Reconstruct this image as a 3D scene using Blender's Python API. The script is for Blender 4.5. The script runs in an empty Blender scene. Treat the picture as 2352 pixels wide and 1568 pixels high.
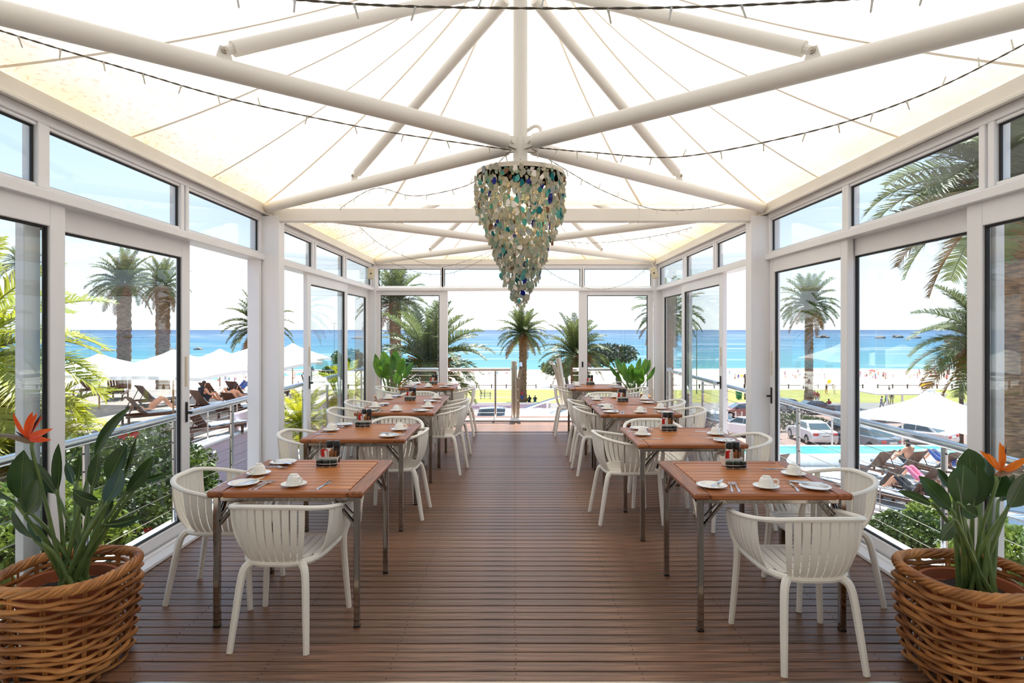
import bpy, math, random
from math import sin, cos, pi, radians, sqrt, atan2
from mathutils import Vector, Matrix, noise
random.seed(7)
SC = bpy.context.scene
COL = SC.collection

# ------------------------------------------------------------------ camera, world, sun, exposure
HC = 1.63            # eye height above the deck
FPX = 1400.0         # focal length in pixels of a 2352 wide frame
CX, CY = 1183.0, 757.0
cam_d = bpy.data.cameras.new('camera')
cam_d.sensor_width = 36.0
cam_d.lens = FPX * 36.0 / 2352.0
cam_d.shift_x = (1176.0 - CX) / 2352.0
cam_d.shift_y = (CY - 784.0) / 2352.0
cam_d.clip_start = 0.05
cam_d.clip_end = 80000.0
cam = bpy.data.objects.new('camera', cam_d)
cam.location = (0, 0, HC)
cam.rotation_euler = (radians(90), 0, 0)
COL.objects.link(cam)
SC.camera = cam

SUN_EL, SUN_AZ = 62.0, 4.0           # degrees; azimuth measured from the view axis towards the right
world = bpy.data.worlds.new('world')
SC.world = world
world.use_nodes = True
wn = world.node_tree
bgn = wn.nodes['Background']
# clear summer sky: bright haze at the horizon deepening to blue overhead
_geo = wn.nodes.new('ShaderNodeTexCoord')
_sep = wn.nodes.new('ShaderNodeSeparateXYZ')
_rmp = wn.nodes.new('ShaderNodeValToRGB')
wn.links.new(_geo.outputs['Generated'], _sep.inputs[0])
wn.links.new(_sep.outputs['Z'], _rmp.inputs['Fac'])
_e = _rmp.color_ramp.elements
_e[0].position = 0.0; _e[0].color = (.66, .68, .70, 1)
_e[1].position = 1.0; _e[1].color = (.15, .28, .50, 1)
for _p, _c in ((.07, (.58, .64, .69, 1)), (.16, (.44, .53, .66, 1)), (.28, (.33, .435, .60, 1)), (.6, (.21, .35, .55, 1))):
    _x = _e.new(_p); _x.color = _c
wn.links.new(_rmp.outputs[0], bgn.inputs[0])
bgn.inputs[1].default_value = 1.0

sun_d = bpy.data.lights.new('sun', 'SUN')
sun_d.energy = 5.9
sun_d.angle = radians(0.55)
sun_d.color = (1.0, 0.965, 0.91)
sun = bpy.data.objects.new('sun', sun_d)
_el, _az = radians(SUN_EL), radians(SUN_AZ)
_dir = Vector((sin(_az) * cos(_el), cos(_az) * cos(_el), sin(_el)))
sun.rotation_euler = _dir.to_track_quat('Z', 'Y').to_euler()
sun.location = (0, 30, 60)
COL.objects.link(sun)

vs = SC.view_settings
SC.display_settings.display_device = 'sRGB'
vs.view_transform = 'Standard'
vs.look = 'None'
vs.exposure = 1.10
vs.gamma = 1.0
vs.use_curve_mapping = False
SC.cycles.max_bounces = 10
SC.cycles.diffuse_bounces = 5
SC.cycles.glossy_bounces = 4
SC.cycles.transmission_bounces = 6
SC.cycles.transparent_max_bounces = 24
SC.cycles.sample_clamp_indirect = 8.0
SC.cycles.caustics_reflective = False
SC.cycles.caustics_refractive = False

def P(px, py, d):
    """the place that is d metres ahead and seen at this pixel of the photograph"""
    return Vector(((px - CX) * d / FPX, d, HC + (CY - py) * d / FPX))

# ------------------------------------------------------------------ materials
def srgb(r, g, b):
    def f(c):
        c /= 255.0
        return c / 12.92 if c <= 0.04045 else ((c + 0.055) / 1.055) ** 2.4
    return (f(r), f(g), f(b), 1.0)

def base_mat(name):
    m = bpy.data.materials.new(name)
    m.use_nodes = True
    nt = m.node_tree
    return m, nt, nt.nodes['Principled BSDF']

def mat(name, col, rough=0.5, metal=0.0, vary=0.0, scale=8.0, bump=0.0, bscale=40.0, spec=0.5, stretch=None, col2=None, rnd=0.0, coat=0.0, trans=0.0):
    """procedural principled material: colour modulated by noise (vary / col2), bump, per-object brightness (rnd), leaf-like translucency (trans)"""
    m, nt, b = base_mat(name)
    N, L = nt.nodes.new, nt.links.new
    b.inputs['Roughness'].default_value = rough
    b.inputs['Metallic'].default_value = metal
    b.inputs['Specular IOR Level'].default_value = spec
    b.inputs['Coat Weight'].default_value = coat
    tc = N('ShaderNodeTexCoord')
    mp = N('ShaderNodeMapping')
    L(tc.outputs['Object'], mp.inputs['Vector'])
    if stretch:
        mp.inputs['Scale'].default_value = stretch
    c2 = col2 if col2 else tuple(max(0, c * (1 - vary)) for c in col[:3]) + (1,)
    nz = N('ShaderNodeTexNoise')
    nz.inputs['Scale'].default_value = scale
    nz.inputs['Detail'].default_value = 4
    L(mp.outputs[0], nz.inputs['Vector'])
    rp = N('ShaderNodeValToRGB')
    rp.color_ramp.elements[0].position = 0.35
    rp.color_ramp.elements[1].position = 0.68
    rp.color_ramp.elements[0].color = c2
    rp.color_ramp.elements[1].color = col
    L(nz.outputs['Fac'], rp.inputs['Fac'])
    out = rp.outputs[0]
    if rnd > 0:
        oi = N('ShaderNodeObjectInfo')
        mr = N('ShaderNodeMapRange')
        mr.inputs['To Min'].default_value = 1 - rnd
        mr.inputs['To Max'].default_value = 1 + rnd
        L(oi.outputs['Random'], mr.inputs['Value'])
        hs = N('ShaderNodeHueSaturation')
        L(mr.outputs[0], hs.inputs['Value'])
        L(out, hs.inputs['Color'])
        out = hs.outputs[0]
    L(out, b.inputs['Base Color'])
    if bump > 0:
        nb = N('ShaderNodeTexNoise')
        nb.inputs['Scale'].default_value = bscale
        nb.inputs['Detail'].default_value = 3
        L(mp.outputs[0], nb.inputs['Vector'])
        bp = N('ShaderNodeBump')
        bp.inputs['Strength'].default_value = bump
        bp.inputs['Distance'].default_value = 0.02
        L(nb.outputs['Fac'], bp.inputs['Height'])
        L(bp.outputs[0], b.inputs['Normal'])
    if trans > 0:
        tr = N('ShaderNodeBsdfTranslucent')
        L(out, tr.inputs['Color'])
        mx = N('ShaderNodeMixShader')
        mx.inputs['Fac'].default_value = trans
        L(b.outputs[0], mx.inputs[1])
        L(tr.outputs[0], mx.inputs[2])
        L(mx.outputs[0], nt.nodes['Material Output'].inputs['Surface'])
    return m

def glass_mat(name, tint, refl=0.03, power=4.6, gloss=0.9):
    m, nt, b = base_mat(name)
    nt.nodes.remove(b)
    N, L = nt.nodes.new, nt.links.new
    tr = N('ShaderNodeBsdfTransparent')
    tr.inputs['Color'].default_value = tint
    gl = N('ShaderNodeBsdfGlossy')
    gl.inputs['Roughness'].default_value = 0.0
    gl.inputs['Color'].default_value = (gloss, gloss, gloss, 1)
    lw = N('ShaderNodeLayerWeight')
    lw.inputs['Blend'].default_value = 0.5
    pw = N('ShaderNodeMath'); pw.operation = 'POWER'
    pw.inputs[1].default_value = power
    L(lw.outputs['Facing'], pw.inputs[0])
    ma = N('ShaderNodeMath'); ma.operation = 'MULTIPLY_ADD'
    ma.inputs[1].default_value = 1 - refl
    ma.inputs[2].default_value = refl
    L(pw.outputs[0], ma.inputs[0])
    mx = N('ShaderNodeMixShader')
    L(ma.outputs[0], mx.inputs['Fac'])
    L(tr.outputs[0], mx.inputs[1])
    L(gl.outputs[0], mx.inputs[2])
    L(mx.outputs[0], nt.nodes['Material Output'].inputs['Surface'])
    return m

M = {}
M['deck'] = mat('deck_wood', srgb(142, 102, 76), 0.38, vary=0.0, col2=srgb(88, 60, 42), scale=3.0, stretch=(0.8, 14, 14), bump=0.12, bscale=9, rnd=0.22, spec=0.5)
M['joist'] = mat('joist_wood', srgb(40, 26, 20), 0.8, vary=0.3)
M['screw'] = mat('screw_steel', srgb(38, 30, 28), 0.5, 0.6)
M['alu'] = mat('white_aluminium', srgb(238, 237, 239), 0.34, vary=0.04, scale=3, stretch=(1, 1, 0.3))
M['seal'] = mat('black_rubber_seal', srgb(18, 18, 20), 0.55)
M['glass'] = glass_mat('window_glass', (0.93, 0.965, 0.97, 1))
M['tube'] = mat('white_painted_steel', srgb(238, 233, 225), 0.38, vary=0.05, scale=2.0, bump=0.02, bscale=30)
M['gutter'] = mat('cream_painted_gutter', srgb(236, 230, 220), 0.5, vary=0.06, scale=3)
M['steel'] = mat('stainless_steel', srgb(205, 205, 206), 0.16, 1.0, vary=0.06, scale=6)
M['brush'] = mat('brushed_steel', srgb(190, 180, 165), 0.3, 1.0, vary=0.08, scale=20, stretch=(1, 1, 30))
M['chrome'] = mat('chrome', srgb(158, 150, 142), 0.09, 1.0, vary=0.03)
M['tablewood'] = mat('table_wood', srgb(206, 130, 66), 0.36, col2=srgb(166, 98, 48), scale=3.5, stretch=(1.2, 16, 16), bump=0.05, bscale=10, rnd=0.12, spec=0.5)
M['tableframe'] = mat('table_frame_wood', srgb(180, 106, 54), 0.36, col2=srgb(134, 74, 36), scale=3.5, stretch=(1.2, 16, 16), bump=0.05, bscale=10, rnd=0.15)
M['tableframe_y'] = mat('table_frame_wood_y', srgb(174, 102, 56), 0.36, col2=srgb(130, 72, 38), scale=3.5, stretch=(16, 1.2, 16), bump=0.05, bscale=10, rnd=0.15)
M['plastic'] = mat('white_plastic', srgb(243, 237, 226), 0.38, vary=0.03, scale=5, spec=0.45)
M['china'] = mat('white_china', srgb(244, 241, 233), 0.12, vary=0.02, coat=0.4)
M['cutlery'] = mat('cutlery_steel', srgb(205, 205, 208), 0.14, 1.0)
M['cord'] = mat('string_light_cord', srgb(108, 100, 84), 0.7, vary=0.2, scale=60)
M['bulb'] = mat('small_clear_bulb', srgb(226, 220, 206), 0.25, vary=0.05)
M['wicker'] = mat('wicker_rod', srgb(208, 146, 84), 0.42, col2=srgb(140, 82, 38), scale=4.5, bump=0.15, bscale=30, rnd=0.25, spec=0.4)
M['terracotta'] = mat('terracotta', srgb(176, 98, 62), 0.8, vary=0.2, scale=12)
M['soil'] = mat('dark_soil', srgb(50, 32, 22), 0.95, vary=0.5, scale=40, bump=0.8, bscale=60)
M['leaf'] = mat('strelitzia_leaf', srgb(64, 92, 42), 0.34, col2=srgb(36, 62, 26), scale=6, spec=0.45, trans=0.22, rnd=0.15)
M['leafrib'] = mat('leaf_stalk', srgb(116, 136, 74), 0.4, col2=srgb(82, 108, 60), scale=10)
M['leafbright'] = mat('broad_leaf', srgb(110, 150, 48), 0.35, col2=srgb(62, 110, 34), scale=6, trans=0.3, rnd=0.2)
M['petal'] = mat('orange_petal', srgb(250, 104, 22), 0.45, col2=srgb(232, 66, 14), scale=9, trans=0.35)
M['petal2'] = mat('amber_petal', srgb(252, 146, 30), 0.45, col2=srgb(240, 110, 16), scale=9, trans=0.35)
M['bluepetal'] = mat('dark_blue_petal', srgb(40, 34, 62), 0.4)
M['spathe'] = mat('green_spathe', srgb(96, 104, 72), 0.4, col2=srgb(150, 84, 52), scale=5)
M['black'] = mat('black_plastic', srgb(22, 21, 22), 0.35)
M['jarlid'] = mat('dark_green_lid', srgb(24, 44, 34), 0.35, vary=0.2)
M['red'] = mat('red_packet', srgb(206, 36, 30), 0.5, vary=0.1)
M['packet'] = mat('white_packet', srgb(238, 232, 222), 0.6, vary=0.05)
M['brownstick'] = mat('brown_sugar_stick', srgb(178, 112, 52), 0.55, col2=srgb(140, 80, 34), scale=20)
M['clear'] = glass_mat('clear_jar_glass', (0.9, 0.93, 0.92, 1), 0.06)
M['pepper'] = mat('peppercorn_fill', srgb(48, 36, 30), 0.8, vary=0.5, scale=90)
M['speaker'] = mat('beige_speaker_case', srgb(218, 206, 178), 0.5, vary=0.05)
M['cream'] = mat('cream_wall_paint', srgb(232, 224, 214), 0.7, vary=0.04, scale=2)
M['slab'] = mat('grey_floor_slab', srgb(150, 145, 140), 0.6, vary=0.1, scale=3)
M['pink'] = mat('pink_render', srgb(216, 194, 196), 0.75, vary=0.05, scale=1.5, bump=0.05, bscale=20)
M['whitepaint'] = mat('white_wall_paint', srgb(242, 240, 236), 0.6, vary=0.03, scale=2)
M['teak'] = mat('weathered_teak', srgb(104, 64, 40), 0.55, col2=srgb(64, 38, 26), scale=5, stretch=(2, 20, 20), rnd=0.2)
M['terrdeck'] = mat('grey_terrace_deck', srgb(150, 138, 128), 0.6, vary=0.2, scale=4, rnd=0.1)
M['towel'] = mat('pale_blue_towel', srgb(214, 228, 238), 0.9, col2=srgb(176, 200, 220), scale=14)
M['towelw'] = mat('white_towel', srgb(246, 244, 240), 0.9, vary=0.05, scale=14)
M['umbrella'] = mat('white_umbrella_cloth', srgb(250, 248, 242), 0.8, vary=0.02, trans=0.25)
M['polewood'] = mat('umbrella_pole_wood', srgb(168, 128, 88), 0.5, vary=0.2, stretch=(10, 10, 1))
M['sand'] = mat('white_sand', srgb(246, 238, 222), 0.9, vary=0.08, scale=0.4, bump=0.3, bscale=1.5)
M['lawn'] = mat('dry_lawn', srgb(146, 138, 66), 0.9, col2=srgb(118, 124, 46), scale=0.35, bump=0.5, bscale=6)
M['street'] = mat('pink_street_paving', srgb(148, 124, 114), 0.85, col2=srgb(136, 110, 100), scale=0.6, bump=0.2, bscale=4)
M['asphalt'] = mat('asphalt', srgb(120, 117, 114), 0.85, vary=0.15, scale=0.8)
M['rock'] = mat('sea_rock', srgb(122, 114, 106), 0.85, vary=0.4, scale=0.3)
M['palmtrunk'] = mat('palm_trunk_bark', srgb(160, 126, 92), 0.9, col2=srgb(96, 74, 54), scale=3.0, stretch=(1, 1, 5), bump=0.9, bscale=9)
M['frond'] = mat('palm_frond_green', srgb(116, 124, 68), 0.5, col2=srgb(72, 88, 48), scale=1.2, trans=0.38, rnd=0.22)
M['frondy'] = mat('palm_frond_yellow_green', srgb(206, 196, 52), 0.45, col2=srgb(140, 158, 40), scale=1.5, trans=0.45, rnd=0.25)
M['frondd'] = mat('palm_frond_dry', srgb(172, 132, 84), 0.7, col2=srgb(128, 96, 56), scale=2, trans=0.2, rnd=0.2)
M['fruit'] = mat('orange_palm_fruit', srgb(196, 110, 44), 0.6, vary=0.3, scale=20)
M['bush'] = mat('hedge_leaf', srgb(92, 112, 44), 0.45, col2=srgb(40, 62, 26), scale=2.5, trans=0.3)
M['bushy'] = mat('light_hedge_leaf', srgb(142, 154, 58), 0.45, col2=srgb(84, 112, 38), scale=2.5, trans=0.35)
M['darkleaf'] = mat('dark_tree_leaf', srgb(70, 84, 52), 0.5, col2=srgb(40, 52, 34), scale=0.8, trans=0.2)
M['hibiscus'] = mat('red_hibiscus', srgb(226, 44, 40), 0.5, vary=0.2)
M['bark'] = mat('grey_bark', srgb(112, 100, 88), 0.9, vary=0.3, scale=3)
M['carwhite'] = mat('white_car_paint', srgb(244, 240, 240), 0.2, vary=0.01, coat=0.6)
M['cardark'] = mat('dark_blue_car_paint', srgb(52, 58, 70), 0.2, vary=0.05, coat=0.6)
M['cargrey'] = mat('grey_car_paint', srgb(128, 136, 144), 0.25, 0.3, vary=0.05, coat=0.6)
M['carmaroon'] = mat('maroon_car_paint', srgb(150, 104, 98), 0.25, 0.2, vary=0.05, coat=0.6)
M['carglass'] = mat('car_window', srgb(86, 104, 110), 0.08, vary=0.05, coat=0.5)
M['tyre'] = mat('tyre_rubber', srgb(34, 33, 34), 0.8)
M['rim'] = mat('alloy_rim', srgb(196, 196, 198), 0.3, 0.8)
M['lampred'] = mat('red_tail_lamp', srgb(206, 70, 60), 0.2)
M['plate'] = mat('number_plate', srgb(226, 224, 214), 0.5)
M['banner'] = mat('lilac_banner', srgb(222, 204, 220), 0.6, vary=0.05, scale=2)
M['bannerink'] = mat('purple_lettering', srgb(110, 84, 120), 0.6)
M['green'] = mat('green_bin_plastic', srgb(20, 120, 76), 0.5)
M['benchgrey'] = mat('grey_bench_timber', srgb(138, 144, 138), 0.7, vary=0.2)
M['fence'] = mat('fence_timber', srgb(84, 66, 54), 0.8, vary=0.3)
M['yellow'] = mat('yellow_canvas', srgb(246, 186, 48), 0.7, vary=0.1)
M['skin'] = mat('skin', srgb(222, 158, 124), 0.55, vary=0.08, scale=5)
M['skin2'] = mat('dark_skin', srgb(132, 86, 64), 0.55, vary=0.08, scale=5)
M['hair'] = mat('dark_hair', srgb(56, 40, 32), 0.6, vary=0.2)
for nm, c in dict(cloth_red=(206, 60, 56), cloth_white=(240, 238, 234), cloth_blue=(70, 96, 160), cloth_black=(36, 36, 42), cloth_green=(30, 130, 112),
                  cloth_pink=(226, 120, 150), cloth_grey=(140, 140, 146), cloth_khaki=(186, 168, 136), cloth_teal=(60, 160, 196), cloth_purple=(150, 100, 160)).items():
    M[nm] = mat(nm, srgb(*c), 0.8, vary=0.08, scale=9)

def canopy_mat():
    """translucent tent cloth; age stains along the hem (attribute 'hem') and mildew specks"""
    m, nt, b = base_mat('tent_canopy_cloth')
    nt.nodes.remove(b)
    N, L = nt.nodes.new, nt.links.new
    at = N('ShaderNodeAttribute'); at.attribute_name = 'hem'
    tc = N('ShaderNodeTexCoord')
    n1 = N('ShaderNodeTexNoise'); n1.inputs['Scale'].default_value = 2.2; n1.inputs['Detail'].default_value = 5
    L(tc.outputs['Object'], n1.inputs['Vector'])
    m1 = N('ShaderNodeMath'); m1.operation = 'MULTIPLY'
    L(at.outputs['Fac'], m1.inputs[0]); L(n1.outputs['Fac'], m1.inputs[1])
    rp = N('ShaderNodeValToRGB')
    rp.color_ramp.elements[0].position = 0.12; rp.color_ramp.elements[0].color = (0.90, 0.855, 0.775, 1)
    rp.color_ramp.elements[1].position = 0.62; rp.color_ramp.elements[1].color = (0.88, 0.72, 0.44, 1)
    L(m1.outputs[0], rp.inputs['Fac'])
    # mildew specks: fine noise, only where a coarse patch noise and the hem allow
    n2 = N('ShaderNodeTexNoise'); n2.inputs['Scale'].default_value = 26; n2.inputs['Detail'].default_value = 3
    mp = N('ShaderNodeMapping'); mp.inputs['Scale'].default_value = (1.6, 0.8, 1)
    L(tc.outputs['Object'], mp.inputs['Vector']); L(mp.outputs[0], n2.inputs['Vector'])
    r2 = N('ShaderNodeValToRGB')
    r2.color_ramp.elements[0].position = 0.56; r2.color_ramp.elements[0].color = (0, 0, 0, 1)
    r2.color_ramp.elements[1].position = 0.66; r2.color_ramp.elements[1].color = (1, 1, 1, 1)
    L(n2.outputs['Fac'], r2.inputs['Fac'])
    m2 = N('ShaderNodeMath'); m2.operation = 'MULTIPLY'
    L(r2.outputs[0], m2.inputs[0])
    at2 = N('ShaderNodeAttribute'); at2.attribute_name = 'mildew'
    L(at2.outputs['Fac'], m2.inputs[1])
    mx = N('ShaderNodeMix'); mx.data_type = 'RGBA'
    L(m2.outputs[0], mx.inputs['Factor'])
    L(rp.outputs[0], mx.inputs['A'])
    mx.inputs['B'].default_value = (0.50, 0.30, 0.17, 1)
    col = mx.outputs['Result']
    df = N('ShaderNodeBsdfDiffuse'); tl = N('ShaderNodeBsdfTranslucent')
    L(col, df.inputs['Color']); L(col, tl.inputs['Color'])
    ms = N('ShaderNodeMixShader'); ms.inputs['Fac'].default_value = 0.275
    L(df.outputs[0], ms.inputs[1]); L(tl.outputs[0], ms.inputs[2])
    L(ms.outputs[0], nt.nodes['Material Output'].inputs['Surface'])
    return m
M['canopy'] = canopy_mat()
M['seam'] = mat('canopy_seam', srgb(226, 216, 202), 0.8, vary=0.04, trans=0.40)

def frosted(name, col, tr=0.35, clear=0.15):
    m, nt, b = base_mat(name)
    N, L = nt.nodes.new, nt.links.new
    b.inputs['Base Color'].default_value = col
    b.inputs['Roughness'].default_value = 0.45
    tl = N('ShaderNodeBsdfTranslucent'); tl.inputs['Color'].default_value = col
    tp = N('ShaderNodeBsdfTransparent'); tp.inputs['Color'].default_value = col
    a = N('ShaderNodeMixShader'); a.inputs[0].default_value = tr
    L(b.outputs[0], a.inputs[1]); L(tl.outputs[0], a.inputs[2])
    c = N('ShaderNodeMixShader'); c.inputs[0].default_value = clear
    L(a.outputs[0], c.inputs[1]); L(tp.outputs[0], c.inputs[2])
    L(c.outputs[0], nt.nodes['Material Output'].inputs['Surface'])
    return m
SHARDS = [(frosted('frosted_clear_glass', srgb(216, 214, 200), .5, .25), 50), (frosted('frosted_sage_glass', srgb(192, 206, 190), .5, .25), 18),
          (frosted('frosted_grey_glass', srgb(204, 210, 212), .5, .25), 10), (frosted('aqua_sea_glass', srgb(120, 200, 196), .5, .2), 8),
          (frosted('teal_sea_glass', srgb(30, 150, 158), .5, .2), 4), (frosted('cobalt_glass', srgb(30, 44, 160), 0.4, 0.1), 4),
          (mat('white_shell', srgb(244, 234, 224), 0.4), 6), (mat('driftwood', srgb(128, 92, 66), 0.8, vary=0.3), 3)]

def emit_mat(name, col, s):
    m, nt, b = base_mat(name)
    b.inputs['Base Color'].default_value = col
    b.inputs['Emission Color'].default_value = col
    b.inputs['Emission Strength'].default_value = s
    return m
M['lampglow'] = emit_mat('warm_lamp_bulb', (1.0, 0.66, 0.36, 1), 2.5)

# ------------------------------------------------------------------ mesh helpers
class MB:
    def __init__(s):
        s.v, s.f, s.m = [], [], []
    def add(s, vs_, fs, mi=0):
        o = len(s.v)
        s.v += [tuple(p) for p in vs_]
        s.f += [tuple(i + o for i in f) for f in fs]
        s.m += [mi] * len(fs)
        return s
    def box(s, x0, x1, y0, y1, z0, z1, mi=0):
        return s.add([(x0, y0, z0), (x1, y0, z0), (x1, y1, z0), (x0, y1, z0), (x0, y0, z1), (x1, y0, z1), (x1, y1, z1), (x0, y1, z1)],
                     [(3, 2, 1, 0), (4, 5, 6, 7), (0, 1, 5, 4), (1, 2, 6, 5), (2, 3, 7, 6), (3, 0, 4, 7)], mi)
    def cbox(s, x0, x1, y0, y1, z0, z1, b=0.004, mi=0, mtx=None):
        """box with chamfered edges"""
        b = min(b, (x1 - x0) * .45, (y1 - y0) * .45, (z1 - z0) * .45)
        X, Y, Z = (x0, x1), (y0, y1), (z0, z1)
        vv, idx = [], {}
        for i in (0, 1):
            for j in (0, 1):
                for k in (0, 1):
                    sx, sy, sz = (1 if i == 0 else -1), (1 if j == 0 else -1), (1 if k == 0 else -1)
                    p = (X[i], Y[j], Z[k])
                    for a in range(3):
                        q = [p[0] + sx * b, p[1] + sy * b, p[2] + sz * b]
                        q[a] = p[a]
                        idx[(i, j, k, a)] = len(vv)
                        vv.append(Vector(q) if mtx is None else mtx @ Vector(q))
        I = idx
        fs = []
        for a in range(3):
            o1, o2 = [(1, 2), (2, 0), (0, 1)][a]
            for t in (0, 1):
                loop = []
                for (u, w) in ((0, 0), (1, 0), (1, 1), (0, 1)):
                    c = [0, 0, 0]; c[a] = t; c[o1] = u; c[o2] = w
                    loop.append(I[(c[0], c[1], c[2], a)])
                fs.append(tuple(loop) if t else tuple(reversed(loop)))
            for u in (0, 1):
                for w in (0, 1):
                    c0 = [0, 0, 0]; c0[o1] = u; c0[o2] = w
                    c1 = list(c0); c1[a] = 1
                    q = (I[tuple(c0) + (o1,)], I[tuple(c1) + (o1,)], I[tuple(c1) + (o2,)], I[tuple(c0) + (o2,)])
                    fs.append(q if u == w else tuple(reversed(q)))
        for i in (0, 1):
            for j in (0, 1):
                for k in (0, 1):
                    t = (I[(i, j, k, 0)], I[(i, j, k, 1)], I[(i, j, k, 2)])
                    fs.append(t if (i + j + k) % 2 == 1 else tuple(reversed(t)))
        return s.add(vv, fs, mi)
    def tube(s, pts, r, n=8, cap=True, closed=False, mi=0, flat=1.0):
        pts = [Vector(p) for p in pts]
        m = len(pts)
        rr = r if isinstance(r, (list, tuple)) else [r] * m
        up = None
        vv = []
        for i in range(m):
            if closed:
                t = pts[(i + 1) % m] - pts[i - 1]
            else:
                t = pts[min(i + 1, m - 1)] - pts[max(i - 1, 0)]
            if t.length < 1e-9: t = Vector((0, 0, 1))
            t.normalize()
            if up is None:
                up = Vector((0, 0, 1)) if abs(t.z) < 0.9 else Vector((0, 1, 0))
            a = up - t * up.dot(t)
            if a.length < 1e-6:
                a = t.orthogonal()
            a.normalize(); up = a
            b = t.cross(a)
            for k in range(n):
                th = 2 * pi * k / n
                vv.append(pts[i] + (a * cos(th) * flat + b * sin(th)) * rr[i])
        fs = []
        for i in range(m if closed else m - 1):
            j = (i + 1) % m
            for k in range(n):
                l = (k + 1) % n
                fs.append((i * n + k, i * n + l, j * n + l, j * n + k))
        if cap and not closed:
            fs.append(tuple(reversed(range(n))))
            fs.append(tuple((m - 1) * n + k for k in range(n)))
        return s.add(vv, fs, mi)
    def lathe(s, prof, n=24, c=(0, 0, 0), mi=0, mtx=None):
        vv, fs = [], []
        c = Vector(c)
        for (r, z) in prof:
            for k in range(n):
                th = 2 * pi * k / n
                p = Vector((r * cos(th), r * sin(th), z))
                vv.append((mtx @ p if mtx else p) + c)
        for i in range(len(prof) - 1):
            for k in range(n):
                l = (k + 1) % n
                fs.append((i * n + k, i * n + l, (i + 1) * n + l, (i + 1) * n + k))
        if prof[0][0] > 1e-6: fs.append(tuple(reversed(range(n))))
        if prof[-1][0] > 1e-6: fs.append(tuple((len(prof) - 1) * n + k for k in range(n)))
        return s.add(vv, fs, mi)
    def prism(s, poly, z0, z1, mi=0, mtx=None):
        n = len(poly)
        vv = [Vector((x, y, z0)) for x, y in poly] + [Vector((x, y, z1)) for x, y in poly]
        if mtx: vv = [mtx @ p for p in vv]
        fs = [tuple(reversed(range(n))), tuple(range(n, 2 * n))] + [(i, (i + 1) % n, n + (i + 1) % n, n + i) for i in range(n)]
        return s.add(vv, fs, mi)
    def mesh(s, name, smooth=True, ang=35):
        me = bpy.data.meshes.new(name)
        me.from_pydata(s.v, [], s.f)
        if any(s.m):
            me.polygons.foreach_set('material_index', s.m)
        me.update()
        if smooth:
            me.shade_smooth()
            me.set_sharp_from_angle(angle=radians(ang))
        return me
    def obj(s, name, material, parent=None, smooth=True, ang=35):
        return mobj(name, s.mesh(name, smooth, ang), material, parent)

def mobj(name, me, material, parent=None):
    if isinstance(material, str): material = M[material]
    if material is not None and len(me.materials) == 0:
        for mm in (material if isinstance(material, (list, tuple)) else [material]):
            me.materials.append(M[mm] if isinstance(mm, str) else mm)
    o = bpy.data.objects.new(name, me)
    COL.objects.link(o)
    if parent is not None: o.parent = parent
    return o

def tag(o, label, cat=None, group=None, kind=None):
    o['label'] = label
    if cat: o['category'] = cat
    if group: o['group'] = group
    if kind: o['kind'] = kind
    return o

def thing(name, label, cat, loc=(0, 0, 0), rz=0.0, group=None, kind=None):
    o = bpy.data.objects.new(name, None)
    o.empty_display_size = 0.1
    COL.objects.link(o)
    o.location = loc
    o.rotation_euler = (0, 0, rz)
    return tag(o, label, cat, group, kind)

KIDS = {}
def kids(o):
    return list(o.children)

def dup(root, loc, rz=None, label=None, group=None, scale=None):
    def cp(o, par):
        c = o.copy(); COL.objects.link(c); c.parent = par
        for ch in o.children: cp(ch, c)
        return c
    r = root.copy(); COL.objects.link(r)
    r.location = loc
    if rz is not None: r.rotation_euler = (0, 0, rz)
    if scale is not None: r.scale = (scale,) * 3
    if label: r['label'] = label
    if group: r['group'] = group
    for ch in root.children: cp(ch, r)
    return r

def bez(pts, n):
    """Catmull-Rom through the points"""
    pts = [Vector(p) for p in pts]
    q = [pts[0] * 2 - pts[1]] + pts + [pts[-1] * 2 - pts[-2]]
    out = []
    segs = len(pts) - 1
    for i in range(n + 1):
        u = i / n * segs
        k = min(int(u), segs - 1); t = u - k
        p0, p1, p2, p3 = q[k], q[k + 1], q[k + 2], q[k + 3]
        out.append(0.5 * ((2 * p1) + (p2 - p0) * t + (2 * p0 - 5 * p1 + 4 * p2 - p3) * t * t + (3 * p1 - p0 - 3 * p2 + p3) * t ** 3))
    return out

def RZ(a): return Matrix.Rotation(a, 4, 'Z')
def RX(a): return Matrix.Rotation(a, 4, 'X')
def RY(a): return Matrix.Rotation(a, 4, 'Y')
def T(x, y, z): return Matrix.Translation((x, y, z))
# ================================================================== the pavilion
WX = 2.53            # inner face of the side glazing
Y0, YM, YF = 1.85, 6.15, 10.87
ZH0, ZH1 = 2.295, 2.39   # door head / transom sill
ZG0, ZG1 = 2.79, 2.885   # gutter

# ---- deck
fl = MB()
for x in [-2.4 + 0.6 * i for i in range(9)]:
    fl.box(x - 0.03, x + 0.03, 2.83, 11.6, -0.17, -0.024)
fl.box(-2.9, 2.9, 2.83, 11.6, -0.20, -0.171)
floor = fl.obj('floor', 'joist', smooth=False)
tag(floor, 'brown hardwood deck of narrow planks laid across the pavilion', 'floor', kind='structure')
pl = MB(); pl.cbox(-2.475, 2.475, -0.0392, 0.0392, -0.024, 0.0, 0.003)
pme = pl.mesh('plank', ang=20)
y = 2.868; boards = []
while y < 10.82:
    o = mobj('plank', pme, 'deck', floor); o.location = (0, y, random.uniform(-0.0008, 0.0006))
    boards.append(y)
    y += 0.0865
pl = MB(); pl.cbox(-2.9, 2.9, -0.06, 0.06, -0.024, 0.0, 0.003)
pme2 = pl.mesh('plank', ang=20)
for k in range(5):
    o = mobj('plank', pme2, 'deck', floor); o.location = (0, 10.99 + k * 0.127, -0.005)
sc_ = MB()
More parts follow.
